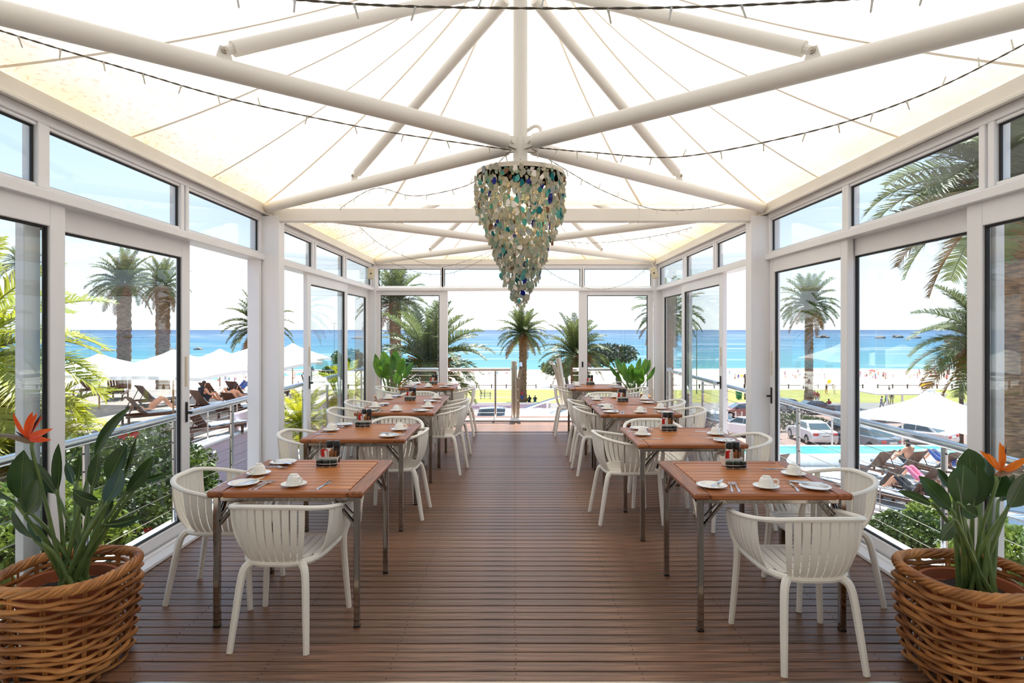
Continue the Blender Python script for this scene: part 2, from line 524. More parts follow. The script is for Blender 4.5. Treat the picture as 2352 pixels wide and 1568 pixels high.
for y in boards:
    for x in [-2.4 + 0.6 * i for i in range(9)]:
        for s in (-0.02, 0.02):
            if random.random() < 0.12: continue
            c = (x + random.uniform(-.006, .006), y + s, 0.0002)
            sc_.lathe([(0.0042, 0.0), (0.003, 0.0008), (0, 0.0009)], 5, c)
so = sc_.obj('deck_screws', 'screw', floor); so['kind'] = 'stuff'
th = MB(); th.cbox(-4.0, 4.0, 2.72, 2.822, -0.03, 0.004, 0.003)
tag(th.obj('trim_1', 'brush'), 'pale metal threshold strip in front of the deck', 'threshold', kind='structure')

# ---- building behind the camera (the room the photographer stands in)
b = MB(); b.box(-4.0, 4.0, -5, 2.72, -0.25, 0.0)
tag(b.obj('floor_room', 'slab', smooth=False), 'grey slab floor of the room before the deck', 'floor', kind='structure')
b = MB(); b.box(-4.0, 4.0, -5.2, -5.0, 0, 3.0)
tag(b.obj('wall_back', 'cream', smooth=False), 'cream rear wall of the room before the deck', 'wall', kind='structure')
b = MB()  # unseen translucent sheet, added so more light reaches the camera-facing surfaces
for i in range(9):
    for j in range(7): b.v.append((-4 + i, -5 + 6.82 * j / 6, 2.95 + .12 * sin(pi * i / 8) * sin(pi * j / 6)))
for j in range(6):
    for i in range(8): b.f.append((j * 9 + i, j * 9 + i + 1, j * 9 + i + 10, j * 9 + i + 9)); b.m.append(0)
tag(b.obj('ceiling_fill_sheet', 'canopy', ang=60), 'added unseen cream cloth sheet above the camera, letting in front fill light', 'ceiling', kind='structure')
for s, nm in ((-1, 'wall_room_left'), (1, 'wall_room_right')):
    b = MB(); b.box(s * 4.0 - 0.1, s * 4.0 + 0.1, -5.0, 1.80, 0, 2.88)
    tag(b.obj(nm, 'cream', smooth=False), 'cream side wall of the room, %s of the deck' % ('left' if s < 0 else 'right'), 'wall', kind='structure')

# ---- glazed walls
wall_n = [0]; door_n = [0]; win_n = [0]
def bar(mb, s, ya, yb, za, zb, xa=0.0, xb=0.07):
    """bar on a side wall; xa, xb measured outwards from the inner face"""
    x0, x1 = sorted((s * (WX + xa), s * (WX + xb)))
    mb.cbox(x0, x1, ya, yb, za, zb, 0.004)

def side_wall(s, side):
    w = MB()
    bar(w, s, Y0, YF, ZH0 + 0.03, ZH1 - 0.012, -0.03, 0.15)      # head rail over the doors
    bar(w, s, Y0, YF, ZH1 - 0.03, ZH1, 0.0, 0.10)                # transom sill
    bar(w, s, Y0, YF, 2.735, ZG0, 0.0, 0.10)                    # transom head
    wl = w.obj('wall_' + side, 'alu')
    tag(wl, 'white aluminium glazed wall along the %s side of the pavilion' % side, 'wall', kind='structure')
    g = MB(); bar(g, s, Y0, YF + 0.1, ZG0, ZG1, -0.04, 0.14); bar(g, s, Y0, YF + 0.1, ZG0 - 0.012, ZG0 + 0.012, -0.055, -0.03)
    g.obj('gutter_beam', 'gutter', wl)
    t = MB(); bar(t, s, 2.94, YF, 0.0, 0.028, -0.055, 0.16); bar(t, s, 2.94, YF, 0.028, 0.05, 0.03, 0.05); bar(t, s, 2.94, YF, 0.028, 0.05, 0.09, 0.11)
    t.obj('sill_track', 'alu', wl)
    for yy, d in ((YM, 0.15), (YF - 0.02, 0.1)):
        p = MB(); x0, x1 = sorted((s * (WX - (0.17 if d > .12 else .06)), s * (WX + 0.12)))
        p.cbox(x0, x1, yy - 0.06, yy - 0.06 + d, 0.0, ZG0 - 0.02, 0.006)
        xo = s * (WX - (0.17 if d > .12 else .06))
        p.box(min(xo, xo + s * .05), max(xo, xo + s * .05), yy - 0.064, yy - .06, 0.03, ZG0 - .03)
        p.obj('post', 'alu', wl)
    return wl
WL = side_wall(-1, 'left')
WR = side_wall(1, 'right')

def side_window(s, ya, yb, label):
    win_n[0] += 1
    f = MB()
    bar(f, s, ya - 0.045, ya, ZH1, 2.735, 0.0, 0.09); bar(f, s, yb, yb + 0.045, ZH1, 2.735, 0.0, 0.09)
    bar(f, s, ya, yb, ZH1, ZH1 + 0.02, 0.01, 0.06); bar(f, s, ya, yb, 2.715, 2.735, 0.01, 0.06)
    o = f.obj('window_%d' % win_n[0], 'alu'); tag(o, label, 'window', kind='structure')
    q = MB(); bar(q, s, ya + .0, yb - .0, ZH1 + 0.02, 2.715, 0.030, 0.036); q.obj('pane', 'glass', o)
    q = MB()
    bar(q, s, ya, ya + 0.012, ZH1 + .02, 2.715, 0.024, 0.042); bar(q, s, yb - .012, yb, ZH1 + .02, 2.715, 0.024, 0.042)
    bar(q, s, ya, yb, 2.705, 2.717, 0.024, 0.042); bar(q, s, ya, yb, ZH1 + .016, ZH1 + .026, 0.024, 0.042)
    q.obj('seal', 'seal', o)

def side_door(s, ya, yb, track, label, wide=0.10, lock=None):
    door_n[0] += 1
    xa = 0.01 + 0.062 * track; xb = xa + 0.05
    f = MB()
    bar(f, s, ya, ya + wide, 0.05, ZH0 + .035, xa, xb)
    o = f.obj('door_%d' % door_n[0], 'alu'); tag(o, label, 'sliding door', kind='structure')
    f = MB(); bar(f, s, yb - wide, yb, 0.05, ZH0 + .035, xa, xb); f.obj('stile', 'alu', o)
    f = MB(); bar(f, s, ya + wide, yb - wide, ZH0 - 0.10, ZH0 + .035, xa, xb); f.obj('top_rail', 'alu', o)
    f = MB(); bar(f, s, ya + wide, yb - wide, 0.05, 0.13, xa, xb); f.obj('bottom_rail', 'alu', o)
    q = MB(); bar(q, s, ya + wide, yb - wide, 0.13, ZH0 - 0.10, xa + .022, xa + .028); q.obj('pane', 'glass', o)
    q = MB(); a, b_ = ya + wide, yb - wide
    bar(q, s, a, a + .012, .13, ZH0 - .10, xa + .012, xa + .038); bar(q, s, b_ - .012, b_, .13, ZH0 - .10, xa + .012, xa + .038)
    bar(q, s, a, b_, ZH0 - .112, ZH0 - .10, xa + .012, xa + .038); bar(q, s, a, b_, .13, .142, xa + .012, xa + .038)
    q.obj('seal', 'seal', o)
    if lock is not None:
        q = MB(); bar(q, s, lock - .012, lock + .012, 0.90, 1.06, xa - .012, xa + .001); bar(q, s, lock - .01, lock + .01, 0.965, 0.985, xa - .05, xa)
        q.obj('latch', 'black', o)
        q = MB(); bar(q, s, lock - .014, lock + .014, 1.18, 1.42, xa - .006, xa + .001); q.obj('finger_pull', 'speaker', o)
    return o

for s, side, rows in ((-1, 'left', ((1.95, 3.235), (3.317, 4.62), (4.735, 6.045), (6.30, 7.62), (7.77, 9.01), (9.18, 10.72))),
                      (1, 'right', ((1.95, 3.22), (3.33, 4.63), (4.72, 6.045), (6.30, 7.67), (7.80, 9.04), (9.22, 10.72)))):
    ordn = ('nearest', 'second', 'third', 'fourth', 'fifth', 'farthest')
    for i, (a, b_) in enumerate(rows):
        side_window(s, a, b_, 'white framed transom window, %s in the %s wall above the doors' % (ordn[i], side))
side_door(-1, 1.90, 3.445, 0, 'nearest white sliding glass door in the left wall, beside the basket plant', 0.115)
side_door(-1, 3.23, 4.88, 1, 'white sliding glass door in the left wall behind the nearest table', 0.115, lock=4.82)
side_door(-1, 7.45, 9.25, 0, 'white sliding glass door in the left wall past the corner post', 0.14, lock=7.52)
side_door(-1, 9.10, 10.80, 1, 'farthest white sliding glass door in the left wall', 0.14)
side_door(1, 1.90, 3.43, 0, 'nearest white sliding glass door in the right wall, beside the basket plant', 0.115)
side_door(1, 3.30, 4.80, 1, 'white sliding glass door in the right wall behind the nearest table', 0.115)
side_door(1, 4.66, 6.08, 0, 'white sliding glass door in the right wall next to the middle post', 0.10, lock=6.03)
side_door(1, 7.45, 9.30, 0, 'white sliding glass door in the right wall past the middle post', 0.14, lock=7.52)
side_door(1, 9.12, 10.80, 1, 'farthest white sliding glass door in the right wall', 0.14)
# jambs of the openings
for s, y0 in ((-1, 6.03), (-1, 6.26), (1, 6.26)):
    q = MB(); bar(q, s, y0, y0 + 0.05, 0.03, ZH0 + .04, 0.0, 0.12)
    q.obj('jamb', 'alu', WL if s < 0 else WR)

# ---- far wall
def fbar(mb, xa, xb, za, zb, ya=0.0, yb=0.07):
    mb.cbox(xa, xb, YF + ya, YF + yb, za, zb, 0.004)
w = MB()
fbar(w, -2.5, 2.5, ZH0 + .03, ZH1 - .012, -0.03, 0.15); fbar(w, -2.5, 2.5, ZH1 - .03, ZH1, 0, .10); fbar(w, -2.5, 2.5, 2.735, ZG0, 0, .10)
WF = w.obj('wall_far', 'alu')
tag(WF, 'white aluminium glazed end wall facing the sea', 'wall', kind='structure')
g = MB(); fbar(g, -2.55, 2.55, ZG0, ZG1, -.04, .14); g.obj('gutter_beam', 'gutter', WF)
t = MB(); fbar(t, -2.5, 2.5, 0.0, 0.03, -.04, .16); fbar(t, -2.5, 2.5, 0.03, 0.05, .03, .05); t.obj('sill_track', 'alu', WF)
for (xa, xb, lab) in ((-2.44, -1.32, 'left'), (-1.265, 1.164, 'wide middle'), (1.234, 2.43, 'right')):
    win_n[0] += 1
    f = MB(); fbar(f, xa - .045, xa, ZH1, 2.735, 0, .09); fbar(f, xb, xb + .045, ZH1, 2.735, 0, .09)
    fbar(f, xa, xb, ZH1, ZH1 + .02, .01, .06); fbar(f, xa, xb, 2.715, 2.735, .01, .06)
    o = f.obj('window_%d' % win_n[0], 'alu'); tag(o, '%s white framed transom window in the sea-facing end wall' % lab, 'window', kind='structure')
    q = MB(); fbar(q, xa, xb, ZH1 + .02, 2.715, .03, .036); q.obj('pane', 'glass', o)
    q = MB(); fbar(q, xa, xb, 2.705, 2.717, .024, .042); fbar(q, xa, xa + .012, ZH1 + .02, 2.715, .024, .042); fbar(q, xb - .012, xb, ZH1 + .02, 2.715, .024, .042); q.obj('seal', 'seal', o)
for (xa, xb, wa, wb, lab) in ((-2.49, -1.204, .09, .15, 'left'), (1.141, 2.47, .15, .10, 'right')):
    door_n[0] += 1
    f = MB(); fbar(f, xa, xa + wa, .05, ZH0 + .035, .02, .07)
    o = f.obj('door_%d' % door_n[0], 'alu'); tag(o, '%s white sliding glass door of the sea-facing end wall' % lab, 'sliding door', kind='structure')
    f = MB(); fbar(f, xb - wb, xb, .05, ZH0 + .035, .02, .07); f.obj('stile', 'alu', o)
    f = MB(); fbar(f, xa + wa, xb - wb, ZH0 - .05, ZH0 + .035, .02, .07); f.obj('top_rail', 'alu', o)
    f = MB(); fbar(f, xa + wa, xb - wb, .05, .13, .02, .07); f.obj('bottom_rail', 'alu', o)
    q = MB(); fbar(q, xa + wa, xb - wb, .13, ZH0 - .05, .042, .048); q.obj('pane', 'glass', o)
    q = MB(); fbar(q, xa + wa, xa + wa + .012, .13, ZH0 - .05, .03, .06); fbar(q, xb - wb - .012, xb - wb, .13, ZH0 - .05, .03, .06); fbar(q, xa + wa, xb - wb, ZH0 - .062, ZH0 - .05, .03, .06)
    q.obj('seal', 'seal', o)
    if lab == 'right':
        q = MB(); fbar(q, xa + .05, xa + .08, .96, 1.06, .012, .021); q.obj('lock', 'black', o)

# ---- cross beam between the two bays
cb = MB(); cb.cbox(-2.42, 2.42, YM - .05, YM + .05, 2.715, 2.845, .006)
for x in (-1.2, 1.25): cb.box(x - .004, x + .004, YM - .053, YM + .053, 2.712, 2.848)
tag(cb.obj('trim_2', 'tube'), 'white box beam across the pavilion between its two canopies', 'beam', kind='structure')

# ---- tent canopies on their steel frames
def canopy(cx, ya, yb, label, flabel, mild):
    cy = (ya + yb) / 2
    C = Vector((cx, cy, 0))
    E = []
    X = WX + 0.02
    for k in range(4): E.append(Vector((-X, ya + (yb - ya) * k / 4, 0)))
    for k in range(4): E.append(Vector((-X + 2 * X * k / 4, yb, 0)))
    for k in range(4): E.append(Vector((X, yb - (yb - ya) * k / 4, 0)))
    for k in range(4): E.append(Vector((X - 2 * X * k / 4, ya, 0)))
    def zz(s): return 2.888 + .85 * s + .405 * s * s + .16 * s ** 8
    NR, NT = 22, 6
    ss = [1 - (1 - i / NR) ** 1.0 for i in range(NR + 1)]
    ss = [s * .975 for s in ss]
    root = None
    for k in range(16):
        A, B = E[k], E[(k + 1) % 16]
        mb = MB(); hem = []; mil = []
        for s in ss:
            for j in range(NT + 1):
                e = A.lerp(B, j / NT)
                p = C + (e - C) * (1 - s)
                sag = -0.012 * sin(pi * j / NT) * sin(pi * min(1, s * 1.3)) if s < .77 else 0
                mb.v.append((p.x, p.y, zz(s) + sag))
                h = max(0.0, 1 - s / 0.13)
                hem.append(h * (1.0 if mild > .5 or k < 4 else .75) + (0.25 * mild * max(0, 1 - s / .5)))
                side = 1.0 if k < 4 else (.55 if k < 8 else .3)
                mil.append(min(1.0, mild * side * max(0.0, 1 - s / (0.45 if mild > .5 else .28))))
        for i in range(NR):
            for j in range(NT):
                a = i * (NT + 1) + j
                mb.f.append((a, a + 1, a + NT + 2, a + NT + 1)); mb.m.append(0)
        me = mb.mesh('fabric_panel', True, 60)
        at = me.attributes.new('hem', 'FLOAT', 'POINT'); at.data.foreach_set('value', hem)
        at = me.attributes.new('mildew', 'FLOAT', 'POINT'); at.data.foreach_set('value', mil)
        if root is None:
            root = mobj('ceiling', me, 'canopy')
            tag(root, label, 'canopy', kind='structure')
        else:
            mobj('fabric_panel', me, 'canopy', root)
    for k in range(16):
        e = E[k]
        t = (E[(k + 1) % 16] - E[k - 1]).normalized()
        mb = MB(); n = len(ss)
        for s in ss:
            p = C + (e - C) * (1 - s); p.z = zz(s) - .006
            wd = .0135 * max(.55, 1 - s)
            for q in (p - t * wd, p + t * wd): mb.v.append(tuple(q))
        for i in range(n - 1):
            a, b_ = 2 * i, 2 * i + 2
            mb.f.append((a, a + 1, b_ + 1, b_)); mb.m.append(0)
        mb.obj('seam', 'seam', root, ang=60)
    # frame
    ZD, ZU = 2.845, 3.86
    pz0 = 2.70
    p = MB()
    p.tube([(cx, cy, pz0), (cx, cy, 4.26)], .046, 20)
    fr = p.obj('ceiling_frame', 'tube')
    tag(fr, flabel, 'roof frame', kind='structure')
    p = MB(); p.lathe([(.02, 4.26), (.16, 4.27), (.17, 4.285), (.02, 4.30)], 20, (cx, cy, 0)); p.obj('cap_plate', 'tube', fr)
    for sx in (-1, 1):
        for sy in (-1, 1):
            corner = Vector((sx * (WX - .03), cy + sy * ((yb - ya) / 2 - .05), ZD))
            d = Vector((corner.x - cx, corner.y - cy, 0)); L_ = d.length; u = d.normalized()
            hub = Vector((cx, cy, ZD))
            q = MB(); q.tube([hub + u * .12, corner], .048, 18); q.obj('diagonal_beam', 'tube', fr)
            n_ = Vector((-u.y, u.x, 0))
            q = MB()
            for o_ in (-.014, .014):
                a = hub + u * .04 + n_ * o_
                q.add([a + n_ * .004 + Vector((0, 0, .04)), a - n_ * .004 + Vector((0, 0, .04)), a - n_ * .004 - Vector((0, 0, .04)), a + n_ * .004 - Vector((0, 0, .04)),
                       a + u * .1 + n_ * .004 + Vector((0, 0, .03)), a + u * .1 - n_ * .004 + Vector((0, 0, .03)), a + u * .1 - n_ * .004 - Vector((0, 0, .03)), a + u * .1 + n_ * .004 - Vector((0, 0, .03))],
                      [(0, 1, 2, 3), (7, 6, 5, 4), (0, 4, 5, 1), (1, 5, 6, 2), (2, 6, 7, 3), (3, 7, 4, 0)])
            q.tube([hub + u * .085 - n_ * .035, hub + u * .085 + n_ * .035], .016, 10)
            q.obj('hinge_plate', 'tube', fr)
            foot = hub + u * (L_ * .55); foot.z = ZD + .085
            top = Vector((cx, cy, ZU)) + u * .085
            dd = (foot - top).normalized()
            q = MB(); q.tube([top + dd * .05, foot - dd * .045], .037, 16); q.obj('strut', 'tube', fr)
            q = MB()
            q.add([foot + n_ * .008 + u * .02 + Vector((0, 0, .02)), foot + n_ * .008 - u * .02 + Vector((0, 0, .02)), foot + n_ * .008 - u * .04 - Vector((0, 0, .05)), foot + n_ * .008 + u * .04 - Vector((0, 0, .05)),
                   foot - n_ * .008 + u * .02 + Vector((0, 0, .02)), foot - n_ * .008 - u * .02 + Vector((0, 0, .02)), foot - n_ * .008 - u * .04 - Vector((0, 0, .05)), foot - n_ * .008 + u * .04 - Vector((0, 0, .05))],
                  [(0, 1, 2, 3), (7, 6, 5, 4), (0, 4, 5, 1), (1, 5, 6, 2), (2, 6, 7, 3), (3, 7, 4, 0)])
            q.tube([foot - dd * .055 - n_ * .0, foot], .022, 10)
            q.obj('bracket', 'tube', fr)
            q = MB(); q.tube([foot - n_ * .024, foot + n_ * .024], .014, 10); q.tube([foot - n_ * .03, foot + n_ * .03], .008, 6); q.obj('bolt', 'brush', fr)
            q = MB(); tp = Vector((cx, cy, ZU)) + u * .07
            q.tube([tp - n_ * .02, tp + n_ * .02], .03, 12); q.tube([tp - n_ * .03, tp + n_ * .03], .012, 8); q.obj('upper_hinge', 'tube', fr)
    return fr, cy
FR1, CY1 = canopy(.035, Y0, YM + .005, 'cream tent canopy peaked over the near half of the pavilion', 'white tubular steel frame under the near tent canopy', .45)
FR2, CY2 = canopy(.03, YM - .005, YF + .05, 'cream mildew-specked tent canopy over the far half of the pavilion', 'white tubular steel frame under the far tent canopy', 1.0)
# hook on the near pole
q = MB(); q.tube(bez([(.07, CY1, 2.93), (.13, CY1 - .02, 2.96), (.165, CY1 - .03, 2.94), (.165, CY1 - .03, 2.90)], 10), .011, 8); q.obj('hook', 'tube', FR1)

# ---- stainless rails outside
def railing(name, label, a, b, zt, posts, cables, r=.032, pr=.02):
    a, b = Vector(a), Vector(b)
    o = thing(name, label, 'railing', (a.x, a.y, 0))
    inv = Matrix.Translation(-Vector((a.x, a.y, 0)))
    q = MB(); q.tube([a - o.location + Vector((0, 0, zt)), b - o.location + Vector((0, 0, zt))], r, 14); q.obj('handrail', 'steel', o)
    for t in posts:
        p = a.lerp(b, t) - o.location
        q = MB(); q.tube([p + Vector((0, 0, -.05)), p + Vector((0, 0, zt - r * .6))], pr, 12); q.obj('post', 'steel', o)
        q = MB()
        for z in cables: q.lathe([(0, -.006), (.008, -.004), (.008, .004), (0, .006)], 6, p + Vector((-.022 if p.x < 0 else 0, -.022, z)))
        q.obj('cable_stud', 'black', o)['kind'] = 'stuff'
    for z in cables:
        q = MB(); q.tube([a - o.location + Vector((0, 0, z)), b - o.location + Vector((0, 0, z))], .003, 5); q.obj('cable', 'brush', o)
    return o
pt = [(y - 2.0) / 9.1 for y in (3.08, 4.09, 5.15, 6.2, 7.25, 8.3, 9.35, 10.4)]
zc = [.12, .26, .40, .54, .68, .80]
railing('balustrade', 'stainless balustrade with wire cables outside the left glass wall', (-2.88, 2.0, 0), (-2.88, 11.1, 0), .89, pt, zc)
railing('balustrade', 'stainless balustrade with wire cables outside the right glass wall', (2.88, 2.0, 0), (2.88, 11.1, 0), .865, pt, zc)
railing('balustrade', 'stainless balustrade outside the left half of the end wall', (-2.85, 11.1, 0), (-.08, 11.1, 0), .905, (.02, .25, .52, .9), zc)
railing('balustrade', 'stainless balustrade outside the right half of the end wall', (1.05, 11.1, 0), (2.85, 11.1, 0), .905, (.12, .55, .98), zc)
# ledge that carries the side rails
for s, side in ((-1, 'left'), (1, 'right')):
    q = MB(); q.cbox(min(s * 2.56, s * 3.02), max(s * 2.56, s * 3.02), 2.0, 11.5, -.35, -.03, .01)
    tag(q.obj('trim_%d' % (3 if s < 0 else 4), 'whitepaint'), 'white ledge outside the %s glass wall' % side, 'ledge', kind='structure')
# gate post plates at the stair head
def stair_post(x, y, label, lean):
    o = thing('stair_post', label, 'post', (x, y, 0))
    q = MB(); q.tube([(0, 0, 0), (0, 0, 1.06)], .055, 14); q.obj('column', 'brush', o)
    q = MB()
    pts = [(.065, -.01, 0), (.065, -.01, .45), (.085, -.01, .72), (.12, -.01, .92)]
    for i in range(3):
        x0, x1 = pts[i], pts[i + 1]
        q.add([(x0[0] - .035, -.03, x0[2]), (x0[0] + .035, -.03, x0[2]), (x0[0] + .035, .0, x0[2]), (x0[0] - .035, 0, x0[2]), (x1[0] - .035, -.03, x1[2]), (x1[0] + .035, -.03, x1[2]), (x1[0] + .035, 0, x1[2]), (x1[0] - .035, 0, x1[2])],
              [(0, 1, 5, 4), (1, 2, 6, 5), (2, 3, 7, 6), (3, 0, 4, 7)] + ([(3, 2, 1, 0)] if i == 0 else []) + ([(4, 5, 6, 7)] if i == 2 else []))
    q.obj('flat_bar', 'brush', o)
    q = MB()
    for z, xx in ((.35, .065), (.55, .073), (.75, .088)): q.lathe([(.012, -.001), (.012, .001)], 8, (xx, -.031, z), mtx=RX(pi / 2))
    q.obj('bolt_hole', 'whitepaint', o)['kind'] = 'stuff'
    q = MB(); q.tube([(.12, -.05, .94), (.12, .25, 1.0)], .03, 12); q.obj('rail_end', 'steel', o)
    return o
stair_post(P(1181, 960, 11.1).x, 11.1, 'brushed steel post with drilled flat bar at the left of the stair head', 0)
o = stair_post(P(1300, 960, 12.6).x, 12.6, 'leaning brushed steel post at the right of the stair head', 0); o.rotation_euler = (0, radians(9), pi * .9)
o = thing('stair_handrail', 'sloping stainless handrail descending beyond the open end doors', 'handrail', (0, 13.2, 0))
q = MB(); a, b_ = P(1285, 912, 13.2), P(1128, 966, 13.6)
q.tube([a - o.location, P(1255, 921, 13.25) - o.location, b_ - o.location], .03, 12); q.obj('rail', 'steel', o)
q = MB()
for px, py in ((1257, 921),):
    t = P(px, py, 13.25) - o.location; q.tube([t, t + Vector((0, 0, -.6))], .025, 8)
q.obj('post', 'steel', o)
# stair landing and steps outside
q = MB(); q.cbox(-.2, 2.9, 11.63, 12.7, -.15, -.01, .01)
tag(q.obj('floor_landing', 'whitepaint', smooth=False), 'sunlit white landing at the head of the stairs', 'landing', kind='structure')
st = MB()
for i in range(14): st.box(-.2, 1.1, 12.7 + .3 * i, 13.02 + .3 * i, -.3 - .17 * (i + 1), -.15 - .17 * i)
tag(st.obj('staircase', 'whitepaint', smooth=False), 'white stairs going down from the landing to the street', 'stairs', kind='structure')
# understorey of the pavilion
q = MB(); q.box(-2.95, 2.95, 2.3, 11.6, -6.5, -.36)
tag(q.obj('wall_base', 'pink', smooth=False), 'pink rendered storey under the pavilion', 'wall', kind='structure')
# ================================================================== tables
TS_X, TS_Y, TZ = .85, .83, .75
def make_table():
    o = thing('dining_table', '', 'table')
    hx, hy = TS_X / 2, TS_Y / 2
    fw = .085
    for s in (-1, 1):
        q = MB(); x0, x1 = sorted((s * hx, s * (hx - fw)))
        q.cbox(x0, x1, -hy, hy, TZ - .034, TZ, .009); q.obj('frame_board', 'tableframe_y', o)
        q = MB(); y0, y1 = sorted((s * hy, s * (hy - .07)))
        q.cbox(-hx + fw, hx - fw, y0, y1, TZ - .034, TZ, .008); q.obj('frame_board', 'tableframe', o)
    n = 9
    ya, yb = -hy + .073, hy - .073
    w = (yb - ya) / n
    q = MB(); q.cbox(-hx + fw + .002, hx - fw - .002, -w / 2 + .0022, w / 2 - .0022, -.022, 0, .003); me = q.mesh('slat', ang=20)
    for i in range(n):
        k = mobj('slat', me, 'tablewood', o); k.location = (0, ya + w * (i + .5), TZ - .0015)
    for s in (-1, 1):
        y0, y1 = sorted((s * (hy - .04), s * (hy - .058)))
        q = MB(); q.cbox(-hx + .05, hx - .05, y0, y1, TZ - .062, TZ - .036, .002); q.obj('apron_rail', 'chrome', o)
        x0, x1 = sorted((s * (hx - .04), s * (hx - .058)))
        q = MB(); q.cbox(x0, x1, -hy + .05, hy - .05, TZ - .062, TZ - .036, .002); q.obj('side_rail', 'chrome', o)
    for sx in (-1, 1):
        for sy in (-1, 1):
            x, y = sx * (hx - .04), sy * (hy - .045)
            q = MB(); q.cbox(x - .0165, x + .0165, y - .0165, y + .0165, .006, TZ - .034, .004)
            lg = q.obj('leg', 'chrome', o)
            q = MB(); q.cbox(x - .018, x + .018, y - .018, y + .018, 0, .012, .003); q.obj('foot_cap', 'black', lg)
            q = MB()
            for dx, dy in ((-sx, 0), (0, -sy)):
                a = Vector((x + dx * .012, y + dy * .012, TZ - .19)); b = Vector((x + dx * .125, y + dy * .125, TZ - .055))
                q.tube([a, b], .011, 6)
                q.tube([a + Vector((dx * .012, dy * .012, .06)), b + Vector((-dx * .03, -dy * .03, 0))], .006, 6)
            q.obj('brace', 'chrome', o)
    return o

TABLES = [  # side, name phrase, centre x, centre y, place settings, caddy
    ('nearest left table', -1.253, 3.722, 'NW', .04),
    ('second left table', -1.31, 5.315, 'WE', -.07),
    ('third left table', -1.285, 6.868, 'WNE', None),
    ('fourth left table', -1.305, 7.735, 'WE', .0),
    ('farthest left table', -1.34, 9.60, 'WNE', .02),
    ('nearest right table', 1.389, 3.676, 'NE', .01),
    ('second right table', 1.372, 5.09, 'WE', -.04),
    ('third right table', 1.317, 6.74, 'WNE', None),
    ('fourth right table', 1.31, 7.61, 'WEF', .0),
    ('farthest right table', 1.255, 9.51, 'WE', -.06),
]
tb0 = make_table()
TOBJ = []
extra = ('with two settings', 'before the corner post', 'joined to the table behind it', 'joined to the table in front of it', 'by the open end doors')
for i, (nm, x, y, ss_, cd) in enumerate(TABLES):
    lab = 'square slatted wooden table on chrome legs, %s of its row' % nm
    g = 'slatted wooden tables in two rows'
    if i == 0:
        tb0.location = (x, y, 0); tag(tb0, lab, 'table', g); TOBJ.append(tb0)
    else:
        TOBJ.append(dup(tb0, (x, y, 0), 0, lab, g))

